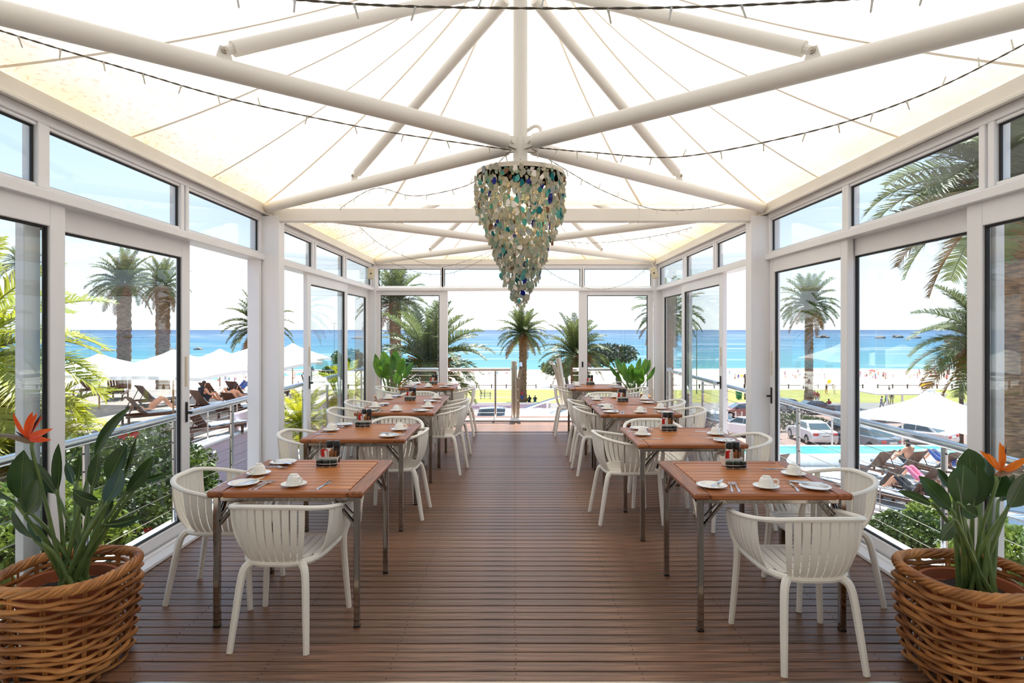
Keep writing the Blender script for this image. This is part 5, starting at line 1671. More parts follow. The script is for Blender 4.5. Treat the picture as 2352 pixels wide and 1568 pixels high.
for px, py, rz, lab in ((1772, 1102, 22, 'teak lounger by the pool behind the right middle door'), (2010, 1094, 18, 'teak lounger with raised back, leftmost of the pool row'), (2086, 1094, 18, 'teak lounger by the pool under the seated sunbather'),
                        (2030, 1140, 20, 'teak lounger by the pool in front of the leftmost one'), (2165, 1096, 18, 'teak lounger by the pool behind the right rail post'), (2118, 1142, 20, 'white-towelled lounger by the pool in the second row'),
                        (2095, 1170, 25, 'white-towelled lounger at the edge of the pool terrace'), (2190, 1180, 22, 'white-towelled lounger behind the right strelitzia'), (1950, 1138, 20, 'teak lounger behind the chair by the right window')):
    lounger_at(px, py, PRZ, rz, lab, GR)

# ================================================================== umbrellas
def umbrella(label, px, py, d, size, floor_z, name='patio_umbrella', m='umbrella', peak=.8, sides=4, group='white umbrellas on the left terrace', rz=.3, vent=True):
    c = P(px, py, d)
    o = thing(name, label, 'umbrella', (c.x, c.y, floor_z), rz, group)
    H = c.z - floor_z
    q = MB(); n = 8; r = size / 2 * (sqrt(2) if sides == 4 else 1)
    ring = []
    for i in range(n + 1):
        f = i / n
        z = H - peak * (f ** .85)
        for k in range(sides * 4):
            t = 2 * pi * k / (sides * 4)
            kk = k % 4
            a0, a1 = 2 * pi * (k // 4) / sides, 2 * pi * (k // 4 + 1) / sides
            p = Vector((cos(a0), sin(a0), 0)).lerp(Vector((cos(a1), sin(a1), 0)), kk / 4) * r * max(f, .02)
            q.v.append((p.x, p.y, z - .05 * sin(pi * kk / 4) * f * 0 + .06 * sin(pi * kk / 4) * f * f))
    m_ = sides * 4
    for i in range(n):
        for k in range(m_):
            l = (k + 1) % m_
            q.f.append((i * m_ + k, (i + 1) * m_ + k, (i + 1) * m_ + l, i * m_ + l)); q.m.append(0)
    q.obj('canopy', m, o, ang=20)
    q = MB()
    base = [(v[0], v[1], v[2]) for v in q.v]
    for k in range(sides * 4):
        a0, a1 = 2 * pi * (k // 4) / sides, 2 * pi * (k // 4 + 1) / sides
        kk = k % 4
        p = Vector((cos(a0), sin(a0), 0)).lerp(Vector((cos(a1), sin(a1), 0)), kk / 4) * r
        z = H - peak + .06 * sin(pi * kk / 4)
        q.v += [(p.x, p.y, z), (p.x * 1.0, p.y * 1.0, z - .14 * peak)]
    for k in range(m_):
        l = (k + 1) % m_
        q.f.append((2 * k, 2 * k + 1, 2 * l + 1, 2 * l)); q.m.append(0)
    q.obj('valance', m, o)
    q = MB(); q.tube([(0, 0, 0), (0, 0, H - .02)], .03 if size > 2.4 else .02, 8); q.obj('pole', 'polewood', o)
    if vent:
        for k in range(sides):
            a = 2 * pi * k / sides
            q = MB(); q.tube([(0, 0, H - peak * .35), (cos(a) * r * .98, sin(a) * r * .98, H - peak - .02)], .012, 5); q.obj('rib', 'polewood', o)
    return o
for i, a in enumerate(((228, 812, 25, 3.8, 'leftmost'), (398, 803, 20.5, 3.8, 'second from the left'), (505, 801, 28.8, 3.2, 'third from the left'), (592, 791, 24.6, 3.9, 'fourth from the left, before the slim palm'), (672, 788, 30.2, 3.0, 'rightmost, past the middle post'))):
    umbrella('white square umbrella on the left terrace, %s' % a[4], a[0], a[1], a[2], a[3], TLZ, rz=.785 + .05 * (i % 3 - 1))

# ================================================================== pool terrace on the right
def poly_slab(mb, poly, z0, z1): mb.prism(poly, z0, z1)
q = MB(); q.prism([(5.5, 22.45), (5.5, 21.2), (9.6, 18.2), (11.5, 15.4), (14.2, 13.2), (40, 13.2), (40, 22.45)], -5.9, PRZ)
tag(q.obj('pool_terrace', 'whitepaint', smooth=False), 'white paved pool terrace right of the pavilion', 'terrace', kind='structure')
q = MB()
edge = [(5.4, 21.0), (9.45, 18.0), (11.35, 15.2), (14.1, 13.0), (40, 13.0)]
for a, b_ in zip(edge, edge[1:]):
    a, b_ = Vector((*a, 0)), Vector((*b_, 0)); n_ = Vector((b_.y - a.y, a.x - b_.x, 0)).normalized() * -.07
    q.add([a + n_, b_ + n_, b_ - n_, a - n_] + [v + Vector((0, 0, 1)) for v in (a + n_, b_ + n_, b_ - n_, a - n_)], [(3, 2, 1, 0), (4, 5, 6, 7), (0, 1, 5, 4), (1, 2, 6, 5), (2, 3, 7, 6), (3, 0, 4, 7)])
q.v = [(x, y, -5.9 if z < .5 else -3.46) for x, y, z in q.v]
tag(q.obj('terrace_retaining_wall', 'pink', smooth=False), 'pale pink retaining wall of the pool terrace', 'wall', kind='structure')
thin_rail('low steel cable rail along the edge of the pool terrace', [(5.5, 21.05, PRZ), (9.5, 18.1, PRZ), (11.4, 15.3, PRZ), (14.2, 13.1, PRZ), (20, 13.1, PRZ)], .62, 4, (.15, .3, .45))
pz = -3.0
pool = MB(); pool.box(5.8, 19.2, 22.5, 22.75, -5.9, pz); pool.box(5.8, 19.2, 24.3, 24.5, -5.9, pz); pool.box(19.0, 19.2, 22.75, 24.3, -5.9, pz); pool.box(5.8, 6.0, 22.75, 24.3, -5.9, pz)
po = pool.obj('swimming_pool', 'whitepaint', smooth=False); tag(po, 'narrow turquoise swimming pool with white coping right of the pavilion', 'pool')
M['pool'] = mat('pool_water', srgb(70, 214, 218), .12, col2=srgb(96, 226, 224), scale=1.2, bump=.1, bscale=3)
q = MB(); q.box(6.0, 19.0, 22.75, 24.3, -4.2, pz - .06); q.obj('water', 'pool', po, smooth=False)

# white tent
def tent():
    c = P(2137, 897, 30)
    o = thing('event_tent', 'white peaked tent roof beside the street behind the right rail', 'tent', (c.x, c.y, gz(30)), radians(28))
    H = c.z - gz(30)
    q = MB(); n, m_ = 12, 24
    S = 3.15
    for i in range(n + 1):
        f = i / n
        for k in range(m_):
            side, kk = k // 6, (k % 6) / 6
            cs = [(-1, -1), (1, -1), (1, 1), (-1, 1)]
            a, b_ = Vector((*cs[side], 0)), Vector((*cs[(side + 1) % 4], 0))
            e = a.lerp(b_, kk)
            pull = 1 - .10 * sin(pi * kk)
            p = e * S * pull * (.05 + .95 * f)
            z = H - 1.45 * (f ** .62) + .12 * sin(pi * kk) * f * f
            q.v.append((p.x, p.y, z))
    for i in range(n):
        for k in range(m_):
            l = (k + 1) % m_
            q.f.append((i * m_ + k, (i + 1) * m_ + k, (i + 1) * m_ + l, i * m_ + l)); q.m.append(0)
    q.obj('roof', 'umbrella', o, ang=60)
    q = MB(); q.lathe([(.16, H - .02), (.16, H + .06), (.02, H + .1)], 16); q.obj('cap', 'whitepaint', o)
    for sx in (-1, 1):
        for sy in (-1, 1):
            q = MB(); q.tube([(sx * S * .98, sy * S * .98, 0), (sx * S * .98, sy * S * .98, H - 1.44)], .05, 8); q.obj('pole', 'whitepaint', o)
tent()
# pergola frame behind the tent
g = gz(62); c0, c1 = P(2040, 900, 58), P(2185, 900, 62)
o = thing('pergola', 'white flat-roofed frame behind the peaked tent', 'pergola', (c0.x, c0.y, g))
q = MB(); q.cbox(-2.0, 4.6, -1.5, 2.0, c0.z - g - .12, c0.z - g, .02); q.obj('roof', 'whitepaint', o)
for x in (-.9, .5, 2.4, 4.4):
    q = MB(); q.cbox(x - .07, x + .07, -1.4, -1.26, 0, c0.z - g - .12, .01); q.obj('column', 'whitepaint', o)
# white cabinet, posts
c = P(2183, 1005, 33); q = MB(); q.cbox(-.62, .62, -.5, .5, 0, 1.1, .03); o = q.obj('utility_cabinet', 'whitepaint'); o.location = (c.x, c.y, gz(33)); tag(o, 'white cabinet beside the street behind the right rail', 'cabinet')
c = P(2112, 990, 36); q = MB(); q.cbox(-1.0, .9, -.3, .3, 0, .75, .03); o = q.obj('low_wall_block', 'pink'); o.location = (c.x, c.y, gz(36)); tag(o, 'low pink wall block behind the white tent', 'wall')
for px, d, top, lab in ((2208, 40, 888, 'brown timber pole left of the huge right palm trunk'), (1711, 84, 860, 'slim brown pole on the lawn beside the green bin')):
    c = P(px, 900, d); zt = P(px, top, d).z
    o = thing('timber_pole', lab, 'pole', (c.x, c.y, gz(d)))
    q = MB(); q.tube([(0, 0, 0), (0, 0, zt - gz(d))], .13 if d < 60 else .1, 8); q.obj('shaft', 'fence', o); q = MB(); q.lathe([(.14, zt - gz(d)), (.1, zt - gz(d) + .1), (0, zt - gz(d) + .12)], 8); q.obj('top', 'fence', o)

# ================================================================== cars
def car(label, px, py, rz, m, d=None, plate=None, suv=False):
    """py is where the tyres meet the street"""
    if d is None:
        d = 40.0
        for _ in range(20): d = FPX * (HC - gz(d)) / (py - CY)
    c = P(px, py, d)
    o = thing('car', label, 'car', (c.x, c.y, gz(d)), radians(rz))
    hh = 1.18 if suv else 1.0
    prof = [(-2.16, .32), (-2.24, .50), (-2.22, .74), (-2.12, .95), (-1.98, 1.0), (-1.45, 1.03), (-.4, 1.0), (.9, .97), (1.35, .90), (1.85, .80), (2.15, .68), (2.26, .50), (2.2, .32), (1.5, .24), (-1.5, .24)]
    prof = [(x, z * hh) for x, z in prof]
    q = MB(); W = .87
    n = len(prof)
    ys = [(-W + .10, .94), (-W, 1.0), (W, 1.0), (W - .10, .94)]
    # body: side skin with a tucked upper edge
    rows = [(-W * .90, 1.0), (-W, .93), (-W, .93), (W, .93), (W, .93), (W * .9, 1.0)]
    cx_, cz_ = 0.0, .62
    def ringp(y, s): return [(cx_ + (x - cx_) * (1 - (1 - s) * .35), y, cz_ + (z - cz_) * s) for x, z in prof]
    loops = [ringp(-W, .88), ringp(-W * .93, 1.0), ringp(W * .93, 1.0), ringp(W, .88)]
    for lp in loops: q.v += lp
    for i in range(3):
        for k in range(n):
            l = (k + 1) % n
            q.f.append((i * n + k, i * n + l, (i + 1) * n + l, (i + 1) * n + k)); q.m.append(0)
    q.f.append(tuple(range(n))); q.f.append(tuple(reversed(range(3 * n, 4 * n)))); q.m += [0, 0]
    q.obj('body', m, o, ang=30)
    # cabin
    cab = [(-1.55, 1.0), (-.95, 1.42), (-.3, 1.48), (.35, 1.44), (1.15, .95)] if not suv else [(-2.0, 1.1), (-1.8, 1.72), (-.5, 1.80), (.35, 1.74), (1.05, 1.12)]
    def W_(z): return .80 - .17 * max(0, (z - (1.0 if not suv else 1.1)) / (.48 if not suv else .7))
    q = MB()
    for s in (-1, 1): q.v += [(x, s * W_(z), z) for x, z in cab]
    nn = len(cab)
    for k in range(nn - 1): q.f.append((k, k + 1, nn + k + 1, nn + k)); q.m.append(0)
    q.f.append(tuple(reversed(range(nn)))); q.f.append(tuple(range(nn, 2 * nn))); q.m += [0, 0]
    q.obj('cabin', m, o, ang=20)
    def quad_on(pts, off, name, mm='carglass'):
        pts = [Vector(p) for p in pts]; nr = (pts[1] - pts[0]).cross(pts[2] - pts[0]).normalized() * off
        q = MB(); q.add([p - nr * .5 for p in pts] + [p + nr for p in pts], [(3, 2, 1, 0), (4, 5, 6, 7), (0, 1, 5, 4), (1, 2, 6, 5), (2, 3, 7, 6), (3, 0, 4, 7)]); return q.obj(name, mm, o, smooth=False)
    def lerp(a, b_, t): return (a[0] + (b_[0] - a[0]) * t, a[1] + (b_[1] - a[1]) * t)
    a, b_ = lerp(cab[0], cab[1], .10), lerp(cab[0], cab[1], .92)
    quad_on([(a[0], W_(a[1]) - .1, a[1]), (a[0], -W_(a[1]) + .1, a[1]), (b_[0], -W_(b_[1]) + .07, b_[1]), (b_[0], W_(b_[1]) - .07, b_[1])], .012, 'rear_window')
    a, b_ = lerp(cab[4], cab[3], .08), lerp(cab[4], cab[3], .92)
    quad_on([(a[0], -W_(a[1]) + .08, a[1]), (a[0], W_(a[1]) - .08, a[1]), (b_[0], W_(b_[1]) - .07, b_[1]), (b_[0], -W_(b_[1]) + .07, b_[1])], .012, 'windscreen')
    z0 = cab[0][1] + .06; z1 = cab[2][1] - .07
    for s in (-1, 1):
        for (xa, xb, xc, xd) in (((-1.25, -.28, -.28, -.85), (-.22, .92, .34, -.22)) if not suv else ((-1.75, -.45, -.45, -1.6), (-.38, .85, .38, -.38))):
            pts = [(xa, s * W_(z0), z0), (xb, s * W_(z0), z0), (xc, s * W_(z1), z1), (xd, s * W_(z1), z1)]
            if s < 0: quad_on(pts, .012, 'side_window')
            else: quad_on(pts[::-1], .012, 'side_window')
    for s in (-1, 1):
        for x in (-1.32, 1.36):
            q = MB(); q.lathe([(.0, -.10), (.30, -.10), (.325, -.07), (.325, .07), (.30, .10), (.0, .10)], 18, (x, s * .79, .325), mtx=RX(pi / 2)); w = q.obj('wheel', 'tyre', o)
            q = MB(); q.lathe([(.21, -.006), (.20, .006), (0, .006)], 14, (x, s * .895, .325), mtx=RX(-s * pi / 2)); q.obj('rim', 'rim', w)
            q = MB(); q.lathe([(.36, -.01), (.36, .012), (0, .012)], 18, (x, s * .862, .36), mtx=RX(-s * pi / 2)); q.obj('wheel_arch', 'tyre', o)
        q = MB(); q.cbox(-2.235, -2.15, s * .62 - .17, s * .62 + .17, .74 * hh, .90 * hh, .02); q.obj('tail_lamp', 'lampred', o)
        q = MB(); q.cbox(2.02, 2.14, s * .6 - .17, s * .6 + .17, .62 * hh, .72 * hh, .02); q.obj('headlamp', 'rim', o)
        q = MB(); q.cbox(.62, .78, s * .92 - .07, s * .92 + .07, 1.0 * hh, 1.10 * hh, .02); q.obj('mirror', 'black', o)
    q = MB(); q.cbox(-2.262, -2.225, -.26, .26, .70 * hh, .80 * hh, .004); pt_ = q.obj('number_plate', 'plate', o)
    if plate: lettering(plate, .085, pt_, (-2.268, 0, .716 * hh), (pi / 2, 0, -pi / 2), 'black')
    return o
def lettering(txt, size, parent, loc, rot, m):
    cu = bpy.data.curves.new('lettering', 'FONT'); cu.body = txt; cu.size = size; cu.align_x = 'CENTER'; cu.extrude = .002
    tmp = bpy.data.objects.new('lettering_tmp', cu); COL.objects.link(tmp)
    bpy.context.view_layer.update()
    me = bpy.data.meshes.new_from_object(tmp.evaluated_get(bpy.context.evaluated_depsgraph_get()))
    bpy.data.objects.remove(tmp)
    me.name = 'lettering'; me.materials.clear()
    o = mobj('lettering', me, m, parent); o.location = loc; o.rotation_euler = rot
    return o
car('white saloon parked rear towards the camera behind the pool', 1862, 1013, 88, 'carwhite', plate='CA 365 180')
car('dark saloon parked beside the white one, right of it', 1945, 1005, 86, 'cardark')
car('grey car with its bonnet behind the right rail mullion', 1990, 1030, 100, 'cargrey')
car('white saloon seen from the side under the white tent', 2104, 1020, 126, 'carwhite')
car('maroon saloon on the far side of the street beside the green bin', 1703, 958, 178, 'carmaroon')
car('white hatchback behind the right opening, nearest the middle post', 1716, 1002, 120, 'carwhite')
car('pale car half hidden at the left of the right opening', 1642, 985, 100, 'cargrey')
car('dark hatchback in the far parking row behind the rail', 1800, 945, 185, 'cardark')
car('grey hatchback in the far parking row, left of the dark one', 1752, 950, 180, 'cargrey')
car('dark car at the right end of the far parking row', 1862, 950, 182, 'cardark')
car('silver pick-up seen below the lilac banner', 1152, 985, 0, 'cargrey', suv=True)
car('dark car glimpsed below the lilac banner, right of the pick-up', 1235, 975, 5, 'cardark')
car('dark blue car half hidden behind the far left chairs', 1062, 935, 90, 'cardark', d=66)
# hedge behind the parked cars
c = P(1815, 985, 46); shrub('clipped hedge behind the parked white saloon', (c.x + 1.2, 48.6, -5.7), (3.0, .6, .6), 2600, .10, 'bush', 41, 0, g=gz(47), name='hedge')
c = P(1680, 978, 46); shrub('clipped hedge behind the white hatchback', (c.x - .3, 51.5, -5.9), (2.2, .6, .5), 1600, .10, 'bushy', 42, 0, g=gz(49), name='hedge')

# banner wall
d = 62; a, b_ = P(1078, 939, d), P(1258, 939, d); g = gz(d)
o = thing('banner_board', 'long lilac banner with purple lettering below the lawn', 'banner', ((a.x + b_.x) / 2, d, g))
hw = (b_.x - a.x) / 2; z0 = a.z - g
q = MB(); q.cbox(-hw - .3, hw + .3, -.05, .05, z0 - .05, z0 + .62, .02); q.obj('board', 'whitepaint', o)
q = MB(); q.box(-hw, hw, -.058, -.05, z0 + .02, z0 + .46); pn = q.obj('panel', 'banner', o)
for tx, txt in ((-.66, 'Grand bar  bed Mediterranean'), (-.12, 'by Blues fabric'), (.62, 'Lobby Italian  Lounge')):
    lettering(txt, .19, pn, (tx * hw, -.062, z0 + .14), (pi / 2, 0, 0), 'bannerink')
for x in (-hw, 0, hw):
    q = MB(); q.cbox(x - .06, x + .06, -.04, .04, 0, z0, .01); q.obj('post', 'whitepaint', o)

# fence, bench, bin, lamp posts
fo = thing('beach_fence', 'low timber post-and-rail fence between the lawn and the sand', 'fence', (0, 119, gz(119)))
q = MB(); q.cbox(-.11, .11, -.11, .11, -.2, .85, .02); pme_ = q.mesh('post', ang=20)
for i in range(46):
    x = -22 + 2.9 * i
    p_ = mobj('post', pme_, 'fence', fo); p_.location = (x, 0, 0)
q = MB(); q.cbox(-1.45, 1.45, -.04, .04, .60, .74, .01); rme_ = q.mesh('rail', ang=20)
for i in range(45):
    if i in (9, 22, 31): continue
    r_ = mobj('rail', rme_, 'fence', fo); r_.location = (-20.55 + 2.9 * i, -.1, 0)
d = 86; c = P(1115, 919, d); g = gz(d)
o = thing('park_bench', 'grey park bench on the lawn left of the steel post', 'bench', (c.x, c.y, g))
for z, y in ((.46, -.1), (.46, .12), (.72, .26), (.9, .3)):
    q = MB(); q.cbox(-.85, .85, y - .08, y + .08, z - .03, z + .03, .01); q.obj('slat', 'benchgrey', o)
for x in (-.65, .65):
    q = MB(); q.cbox(x - .05, x + .05, -.16, -.08, 0, .44, .01); q.cbox(x - .05, x + .05, .24, .34, 0, .95, .01); q.obj('support', 'benchgrey', o)
def lamp_post(label, px, d, top):
    c = P(px, 900, d); zt = P(px, top, d).z; g = gz(d); H = zt - g
    o = thing('lamp_post', label, 'lamp post', (c.x, c.y, g))
    q = MB(); q.tube([(0, 0, 0), (0, 0, H)], [.09, .05], 8); q.obj('pole', 'benchgrey', o)
    q = MB(); q.cbox(-.5, .5, -.09, .09, H - .05, H + .05, .02); q.obj('arm', 'benchgrey', o)
    for s in (-1, 1):
        q = MB(); q.lathe([(0, H - .18), (.16, H - .12), (.18, H), (.08, H + .1), (0, H + .12)], 10, (s * .5, 0, 0)); q.obj('lamp', 'whitepaint', o)
lamp_post('slim lamp post on the lawn by the bench', 1113, 88, 893)
lamp_post('tall lamp post beyond the far left door', 768, 105, 742)
lamp_post('tall lamp post beyond the far right door', 1600, 100, 755)
d = 84; c = P(1697, 918, d)
o = thing('litter_bin', 'green litter bin on the lawn behind the right opening', 'bin', (c.x, c.y, gz(d)))
q = MB(); vv = [(-.28, -.25, .15), (.28, -.25, .15), (.28, .25, .15), (-.28, .25, .15), (-.36, -.3, 1.2), (.36, -.3, 1.2), (.36, .3, 1.2), (-.36, .3, 1.2)]
q.add(vv, [(3, 2, 1, 0), (4, 5, 6, 7), (0, 1, 5, 4), (1, 2, 6, 5), (2, 3, 7, 6), (3, 0, 4, 7)]); q.obj('tub', 'green', o, smooth=False)
q = MB(); q.cbox(-.40, .40, -.34, .34, 1.2, 1.27, .02); q.obj('lid', 'green', o)
q = MB(); q.tube([(0, 0, 0), (0, 0, .2)], .08, 8); q.obj('stand', 'black', o)

# ================================================================== people
POSES = {
 'stand': dict(pel=(0, 0, .93), che=(0, .01, 1.28), nec=(0, 0, 1.46), hed=(0, .025, 1.60), top=(0, .02, 1.70), sL=(-.18, 0, 1.40), eL=(-.24, -.01, 1.13), hL=(-.22, .08, .88), fL=(-.21, .11, .80),
   sR=(.18, 0, 1.40), eR=(.24, -.01, 1.13), hR=(.23, .06, .88), fR=(.22, .09, .80), pL=(-.10, 0, .90), kL=(-.11, .03, .49), aL=(-.11, 0, .08), tL=(-.12, .14, .03), pR=(.10, 0, .90), kR=(.11, .03, .49), aR=(.12, -.03, .08), tR=(.13, .11, .03)),
 'walk': dict(pel=(0, 0, .92), che=(0, .04, 1.27), nec=(0, .05, 1.45), hed=(0, .08, 1.59), top=(0, .08, 1.69), sL=(-.18, .03, 1.39), eL=(-.23, -.10, 1.14), hL=(-.22, -.08, .90), fL=(-.21, -.05, .82),
   sR=(.18, .05, 1.39), eR=(.23, .12, 1.14), hR=(.21, .28, .98), fR=(.2, .34, .94), pL=(-.10, 0, .89), kL=(-.11, .20, .52), aL=(-.11, .26, .10), tL=(-.12, .40, .04), pR=(.10, 0, .89), kR=(.11, -.06, .48), aR=(.11, -.30, .14), tR=(.12, -.20, .04)),
 'sit': dict(pel=(0, 0, .11), che=(0, -.05, .46), nec=(0, 0, .64), hed=(0, .05, .78), top=(0, .06, .88), sL=(-.18, -.03, .58), eL=(-.27, .08, .36), hL=(-.20, .30, .34), fL=(-.16, .38, .36),
   sR=(.18, -.03, .58), eR=(.27, .08, .36), hR=(.20, .30, .34), fR=(.16, .38, .36), pL=(-.10, .02, .11), kL=(-.15, .42, .42), aL=(-.13, .66, .07), tL=(-.14, .80, .03), pR=(.10, .02, .11), kR=(.15, .42, .42), aR=(.13, .66, .07), tR=(.14, .80, .03)),
 'lie': dict(pel=(0, 0, .12), che=(0, -.36, .13), nec=(0, -.54, .14), hed=(0, -.68, .15), top=(0, -.78, .15), sL=(-.18, -.47, .12), eL=(-.30, -.25, .08), hL=(-.24, -.02, .08), fL=(-.22, .06, .07),
   sR=(.18, -.47, .12), eR=(.30, -.25, .08), hR=(.24, -.02, .08), fR=(.22, .06, .07), pL=(-.10, .02, .12), kL=(-.12, .40, .44), aL=(-.12, .68, .09), tL=(-.13, .80, .03), pR=(.10, .02, .12), kR=(.12, .40, .44), aR=(.12, .68, .09), tR=(.13, .80, .03)),
}
BONES = [('pel', 'che', 1), ('che', 'nec', 1), ('nec', 'hed', 0), ('hed', 'top', 3), ('che', 'sL', 1), ('sL', 'eL', 0), ('eL', 'hL', 0), ('hL', 'fL', 0), ('che', 'sR', 1), ('sR', 'eR', 0), ('eR', 'hR', 0), ('hR', 'fR', 0),
         ('pel', 'pL', 2), ('pL', 'kL', 2), ('kL', 'aL', 0), ('aL', 'tL', 0), ('pel', 'pR', 2), ('pR', 'kR', 2), ('kR', 'aR', 0), ('aR', 'tR', 0)]
RAD = dict(pel=.135, che=.15, nec=.055, hed=.095, top=.07, sL=.065, sR=.065, eL=.043, eR=.043, hL=.033, hR=.033, fL=.026, fR=.026, pL=.095, pR=.095, kL=.062, kR=.062, aL=.043, aR=.043, tL=.035, tR=.035)
def person_mesh(pose):
    J = POSES[pose]; names = list(J); idx = {n: i for i, n in enumerate(names)}
    me = bpy.data.meshes.new('person_skeleton')
    me.from_pydata([J[n] for n in names], [(idx[a], idx[b_]) for a, b_, _ in BONES], [])
    o = bpy.data.objects.new('person_tmp', me); COL.objects.link(o)
    o.modifiers.new('skin', 'SKIN'); sb = o.modifiers.new('sub', 'SUBSURF'); sb.levels = 2; sb.render_levels = 2
    for i, n in enumerate(names):
        sv = me.skin_vertices[0].data[i]; r = RAD[n]
        sv.radius = (r, r); sv.use_root = (n == 'pel')
    bpy.context.view_layer.update()
    out = bpy.data.meshes.new_from_object(o.evaluated_get(bpy.context.evaluated_depsgraph_get()))
    bpy.data.objects.remove(o)
    out.name = 'person'
    segs = [(Vector(J[a]), Vector(J[b_]), m_) for a, b_, m_ in BONES]
    def near(p):
        best, bm_ = 9, 0
        for a, b_, m_ in segs:
            ab = b_ - a; t = max(0, min(1, (p - a).dot(ab) / ab.length_squared)); d_ = (p - (a + ab * t)).length
            if d_ < best: best, bm_ = d_, m_
        return bm_
    hd = Vector(J['hed']); tp = (Vector(J['top']) - hd).normalized()
    out.materials.clear()
    for k in ('skin', 'cloth_white', 'cloth_blue', 'hair'): out.materials.append(M[k])
    for f in out.polygons:
        c = f.center; m_ = near(c)
        if (c - hd).length < .2 and (c - hd).dot(tp) > .02: m_ = 3
        if pose in ('stand', 'walk') and (c - hd).length < .17 and c.y < hd.y - .03: m_ = 3
        if pose == 'sit' and (c - hd).length < .17 and c.y < hd.y - .02: m_ = 3
        f.material_index = m_
    out.shade_smooth()
    return out
PM = {k: person_mesh(k) for k in POSES}
def person(label, loc, rz, pose, top, bottom, skin='skin', hair='hair', group=None, s=1.0):
    o = bpy.data.objects.new('person', PM[pose]); COL.objects.link(o)
    o.location = loc; o.rotation_euler = (0, 0, radians(rz)); o.scale = (s,) * 3
    for i, k in enumerate((skin, top, bottom, hair)):
        o.material_slots[i].link = 'OBJECT'; o.material_slots[i].material = M[k]
    return tag(o, label, 'person', group)
def at_ground(px, py):
    d = 80.0
    for _ in range(40): d = .5 * d + .5 * FPX * (HC - gz(d)) / (py - CY)
    c = P(px, py, d); c.z = gz(d); return c
def on_terrace(px, py, z, dz):
    d = FPX * (HC - z) / (py - CY); c = P(px, py, d); c.z = z + dz; return c
person('person in a red shirt and pale shorts beside the lawn palm on the right', at_ground(1878, 930), 170, 'stand', 'cloth_red', 'cloth_white', 'skin2')
person('second person in red standing close behind the red-shirted one', at_ground(1871, 927), 160, 'stand', 'cloth_red', 'cloth_khaki', 'skin2')
person('person in dark red sitting on the lawn wall with back turned', at_ground(1904, 934), 0, 'sit', 'cloth_red', 'cloth_grey', 'skin2', s=1.1)
person('person in a dark top walking beside the fence on the right', at_ground(1898, 906), 150, 'walk', 'cloth_black', 'skin', 'skin')
person('person in a pale top by the fence with yellow chairs behind', at_ground(1916, 905), 190, 'stand', 'cloth_khaki', 'cloth_white', 'skin')
person('person in a lilac shirt and dark trousers at the right fence', at_ground(2043, 911), 30, 'walk', 'cloth_grey', 'cloth_black', 'skin2')
person('person in a green cape on the path before the white frame', at_ground(2036, 930), 200, 'walk', 'cloth_green', 'cloth_green', 'skin2')
person('person in black standing beside the green cape', at_ground(2048, 929), 170, 'stand', 'cloth_black', 'cloth_khaki', 'skin2')
person('person in a striped white top walking on the path', at_ground(2024, 943), 220, 'walk', 'cloth_white', 'cloth_grey', 'skin2')
person('person in a red shirt sitting under the centre palm', at_ground(1199, 925), 0, 'stand', 'cloth_red', 'cloth_blue', 'skin2')
person('person in dark clothes beside the centre palm trunk', at_ground(1216, 924), 20, 'sit', 'cloth_black', 'cloth_black', 'skin2', s=1.1)
person('child in dark clothes sitting on the grass right of the centre palm', at_ground(1229, 923), 0, 'sit', 'cloth_black', 'cloth_teal', 'skin2')
person('woman in a dark bikini sitting on a left terrace lounger', on_terrace(466, 946, TLZ, .36), -30, 'sit', 'cloth_black', 'cloth_black')
person('shirtless man sitting with his back to the camera on the left terrace', on_terrace(540, 955, TLZ, .36), -26, 'sit', 'skin', 'cloth_grey')
person('sunbather with raised knees lying on a left terrace lounger', on_terrace(492, 935, TLZ, .36), -18, 'lie', 'cloth_white', 'cloth_white')
person('sunbather lying behind the left rail, knees up', on_terrace(345, 968, TLZ, .40), -40, 'lie', 'cloth_black', 'skin')
person('sunbather with legs raised on the lounger behind the pole', on_terrace(552, 918, TLZ, .40), -18, 'lie', 'skin', 'cloth_blue')
person('sunbather sitting up on the poolside lounger behind the rail', on_terrace(2086, 1092, PRZ, .38), 18, 'sit', 'skin', 'cloth_black')
person('sunbather lying on the second-row poolside lounger', on_terrace(2116, 1138, PRZ, .38), 20, 'lie', 'skin', 'cloth_pink')
person('sunbather in blue on the poolside lounger by the right rail post', on_terrace(2164, 1092, PRZ, .40), 18, 'lie', 'cloth_blue', 'cloth_blue')
person('sunbather lying on the white towel at the terrace edge', on_terrace(2094, 1165, PRZ, .38), 25, 'lie', 'cloth_black', 'cloth_black')
rp_ = random.Random(77)
tops = ['cloth_red', 'cloth_white', 'cloth_blue', 'cloth_black', 'cloth_pink', 'cloth_teal', 'skin', 'skin', 'cloth_purple', 'cloth_grey']
spots = []
for k in range(46):
    spots.append((rp_.uniform(1962, 2214), rp_.uniform(860, 872), rp_.choice(['stand', 'walk', 'stand', 'sit'])))
for k in range(14): spots.append((rp_.uniform(1655, 1720), rp_.uniform(862, 884), rp_.choice(['sit', 'walk', 'stand'])))
for k in range(16): spots.append((rp_.uniform(1775, 1920), rp_.uniform(860, 874), rp_.choice(['sit', 'walk', 'stand', 'lie'])))
for k in range(40): spots.append((rp_.uniform(455, 700), rp_.uniform(860, 884), rp_.choice(['sit', 'walk', 'stand', 'sit', 'lie'])))
for k in range(18): spots.append((rp_.uniform(1050, 1170), rp_.uniform(853, 862), rp_.choice(['sit', 'sit', 'stand', 'lie'])))
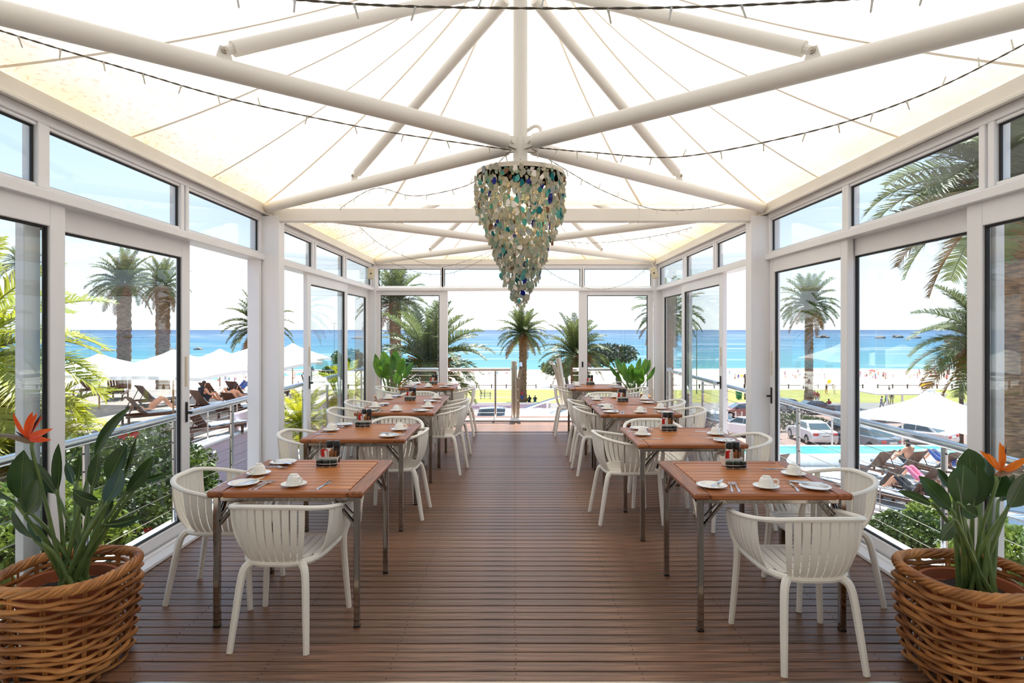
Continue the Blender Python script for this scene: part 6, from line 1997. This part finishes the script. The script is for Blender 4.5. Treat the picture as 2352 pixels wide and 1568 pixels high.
def where_(px):
    for lim, w in ((520, 'left part of the left opening'), (600, 'right part of the left opening'), (720, 'just past the left middle post'), (1110, 'left of the centre palm'), (1200, 'close to the centre palm'), (1690, 'far right opening'), (1750, 'beside the right middle post'), (1850, 'left of the lawn palm'), (1940, 'right of the lawn palm'), (2030, 'left in the wide right pane'), (2120, 'mid wide right pane')):
        if px < lim: return w
    return 'beside the drooping palm'
for px, py, ps in spots:
    tp_ = rp_.choice(tops)
    person('tiny %s bather %s, %s' % (dict(stand='standing', walk='walking', sit='sitting', lie='lying')[ps], 'with a bare back' if tp_ == 'skin' else 'in ' + tp_[6:], where_(px)), at_ground(px, py), rp_.uniform(0, 360), ps, tp_, rp_.choice(tops), rp_.choice(['skin', 'skin', 'skin2']), group='small figures on the beach')
# beach umbrellas and chairs
for px, py, mm, lab in ((2003, 858, 'cloth_red', 'red beach umbrella near the water on the right'), (2175, 857, 'cloth_grey', 'grey beach umbrella near the water at the right'), (2130, 858, 'cloth_khaki', 'khaki beach umbrella by the drooping palm'),
                        (655, 870, 'cloth_teal', 'blue beach umbrella past the middle post, left one'), (688, 868, 'cloth_teal', 'blue beach umbrella past the middle post, right one'), (490, 880, 'cloth_teal', 'blue beach umbrella low in the left opening'),
                        (585, 870, 'cloth_teal', 'blue beach umbrella beside the slim palm trunk'), (525, 868, 'cloth_teal', 'blue beach umbrella in the middle of the left opening'), (1712, 868, 'cloth_white', 'white beach umbrella near the right middle post'), (1615, 862, 'cloth_white', 'white beach umbrella beyond the far right door')):
    g_ = at_ground(px, py + 8); zt = 2.1
    umbrella(lab, px, CY + (HC - g_.z - zt) * FPX / g_.y, g_.y, 2.2, g_.z, name='beach_umbrella', m=mm, peak=.5, sides=6, group='beach umbrellas', vent=False)
def deckchair(label, px, py, m='yellow'):
    c = at_ground(px, py)
    o = thing('beach_chair', label, 'beach chair', c, radians(180), 'yellow beach chairs')
    q = MB(); q.add([(-.4, -.6, .3), (.4, -.6, .3), (.4, .15, .35), (-.4, .15, .35), (-.4, -.6, .36), (.4, -.6, .36), (.4, .15, .41), (-.4, .15, .41)], [(3, 2, 1, 0), (4, 5, 6, 7), (0, 1, 5, 4), (1, 2, 6, 5), (2, 3, 7, 6), (3, 0, 4, 7)]); q.obj('seat', m, o, smooth=False)
    q = MB(); q.add([(-.4, .1, .35), (.4, .1, .35), (.4, .16, .35), (-.4, .16, .35), (-.4, .42, 1.15), (.4, .42, 1.15), (.4, .48, 1.15), (-.4, .48, 1.15)], [(3, 2, 1, 0), (4, 5, 6, 7), (0, 1, 5, 4), (1, 2, 6, 5), (2, 3, 7, 6), (3, 0, 4, 7)]); q.obj('backrest', m, o, smooth=False)
    for x in (-.36, .36):
        for y in (-.5, .3):
            q = MB(); q.cbox(x - .03, x + .03, y - .03, y + .03, 0, .33, .005); q.obj('leg', 'fence', o)
for px, py, lab in ((2118, 892, 'leftmost of the three yellow chairs on the sand at the right'), (2127, 892, 'middle of the three yellow chairs on the sand at the right'), (2136, 892, 'rightmost of the three yellow chairs on the sand at the right'), (1903, 884, 'yellow chair on the sand behind the fence, left of the window mullion'), (1703, 868, 'yellow chair on the sand beside the slim pole')):
    deckchair(lab, px, py)
# bollards along the street kerb
for i, px in enumerate((1690, 1704, 1718, 1795, 1806, 1822, 1838, 1850, 1985, 2000, 2012)):
    c = at_ground(px, 966)
    o = thing('bollard', 'slim white bollard along the street kerb, %s from the left' % ('first second third fourth fifth sixth seventh eighth ninth tenth eleventh'.split()[i]), 'bollard', c, 0, 'white bollards along the kerb')
    q = MB(); q.tube([(0, 0, 0), (0, 0, .75)], .06, 8); q.obj('shaft', 'whitepaint', o)
    q = MB(); q.lathe([(.07, .75), (.07, .82), (0, .86)], 8); q.obj('cap', 'brush', o)
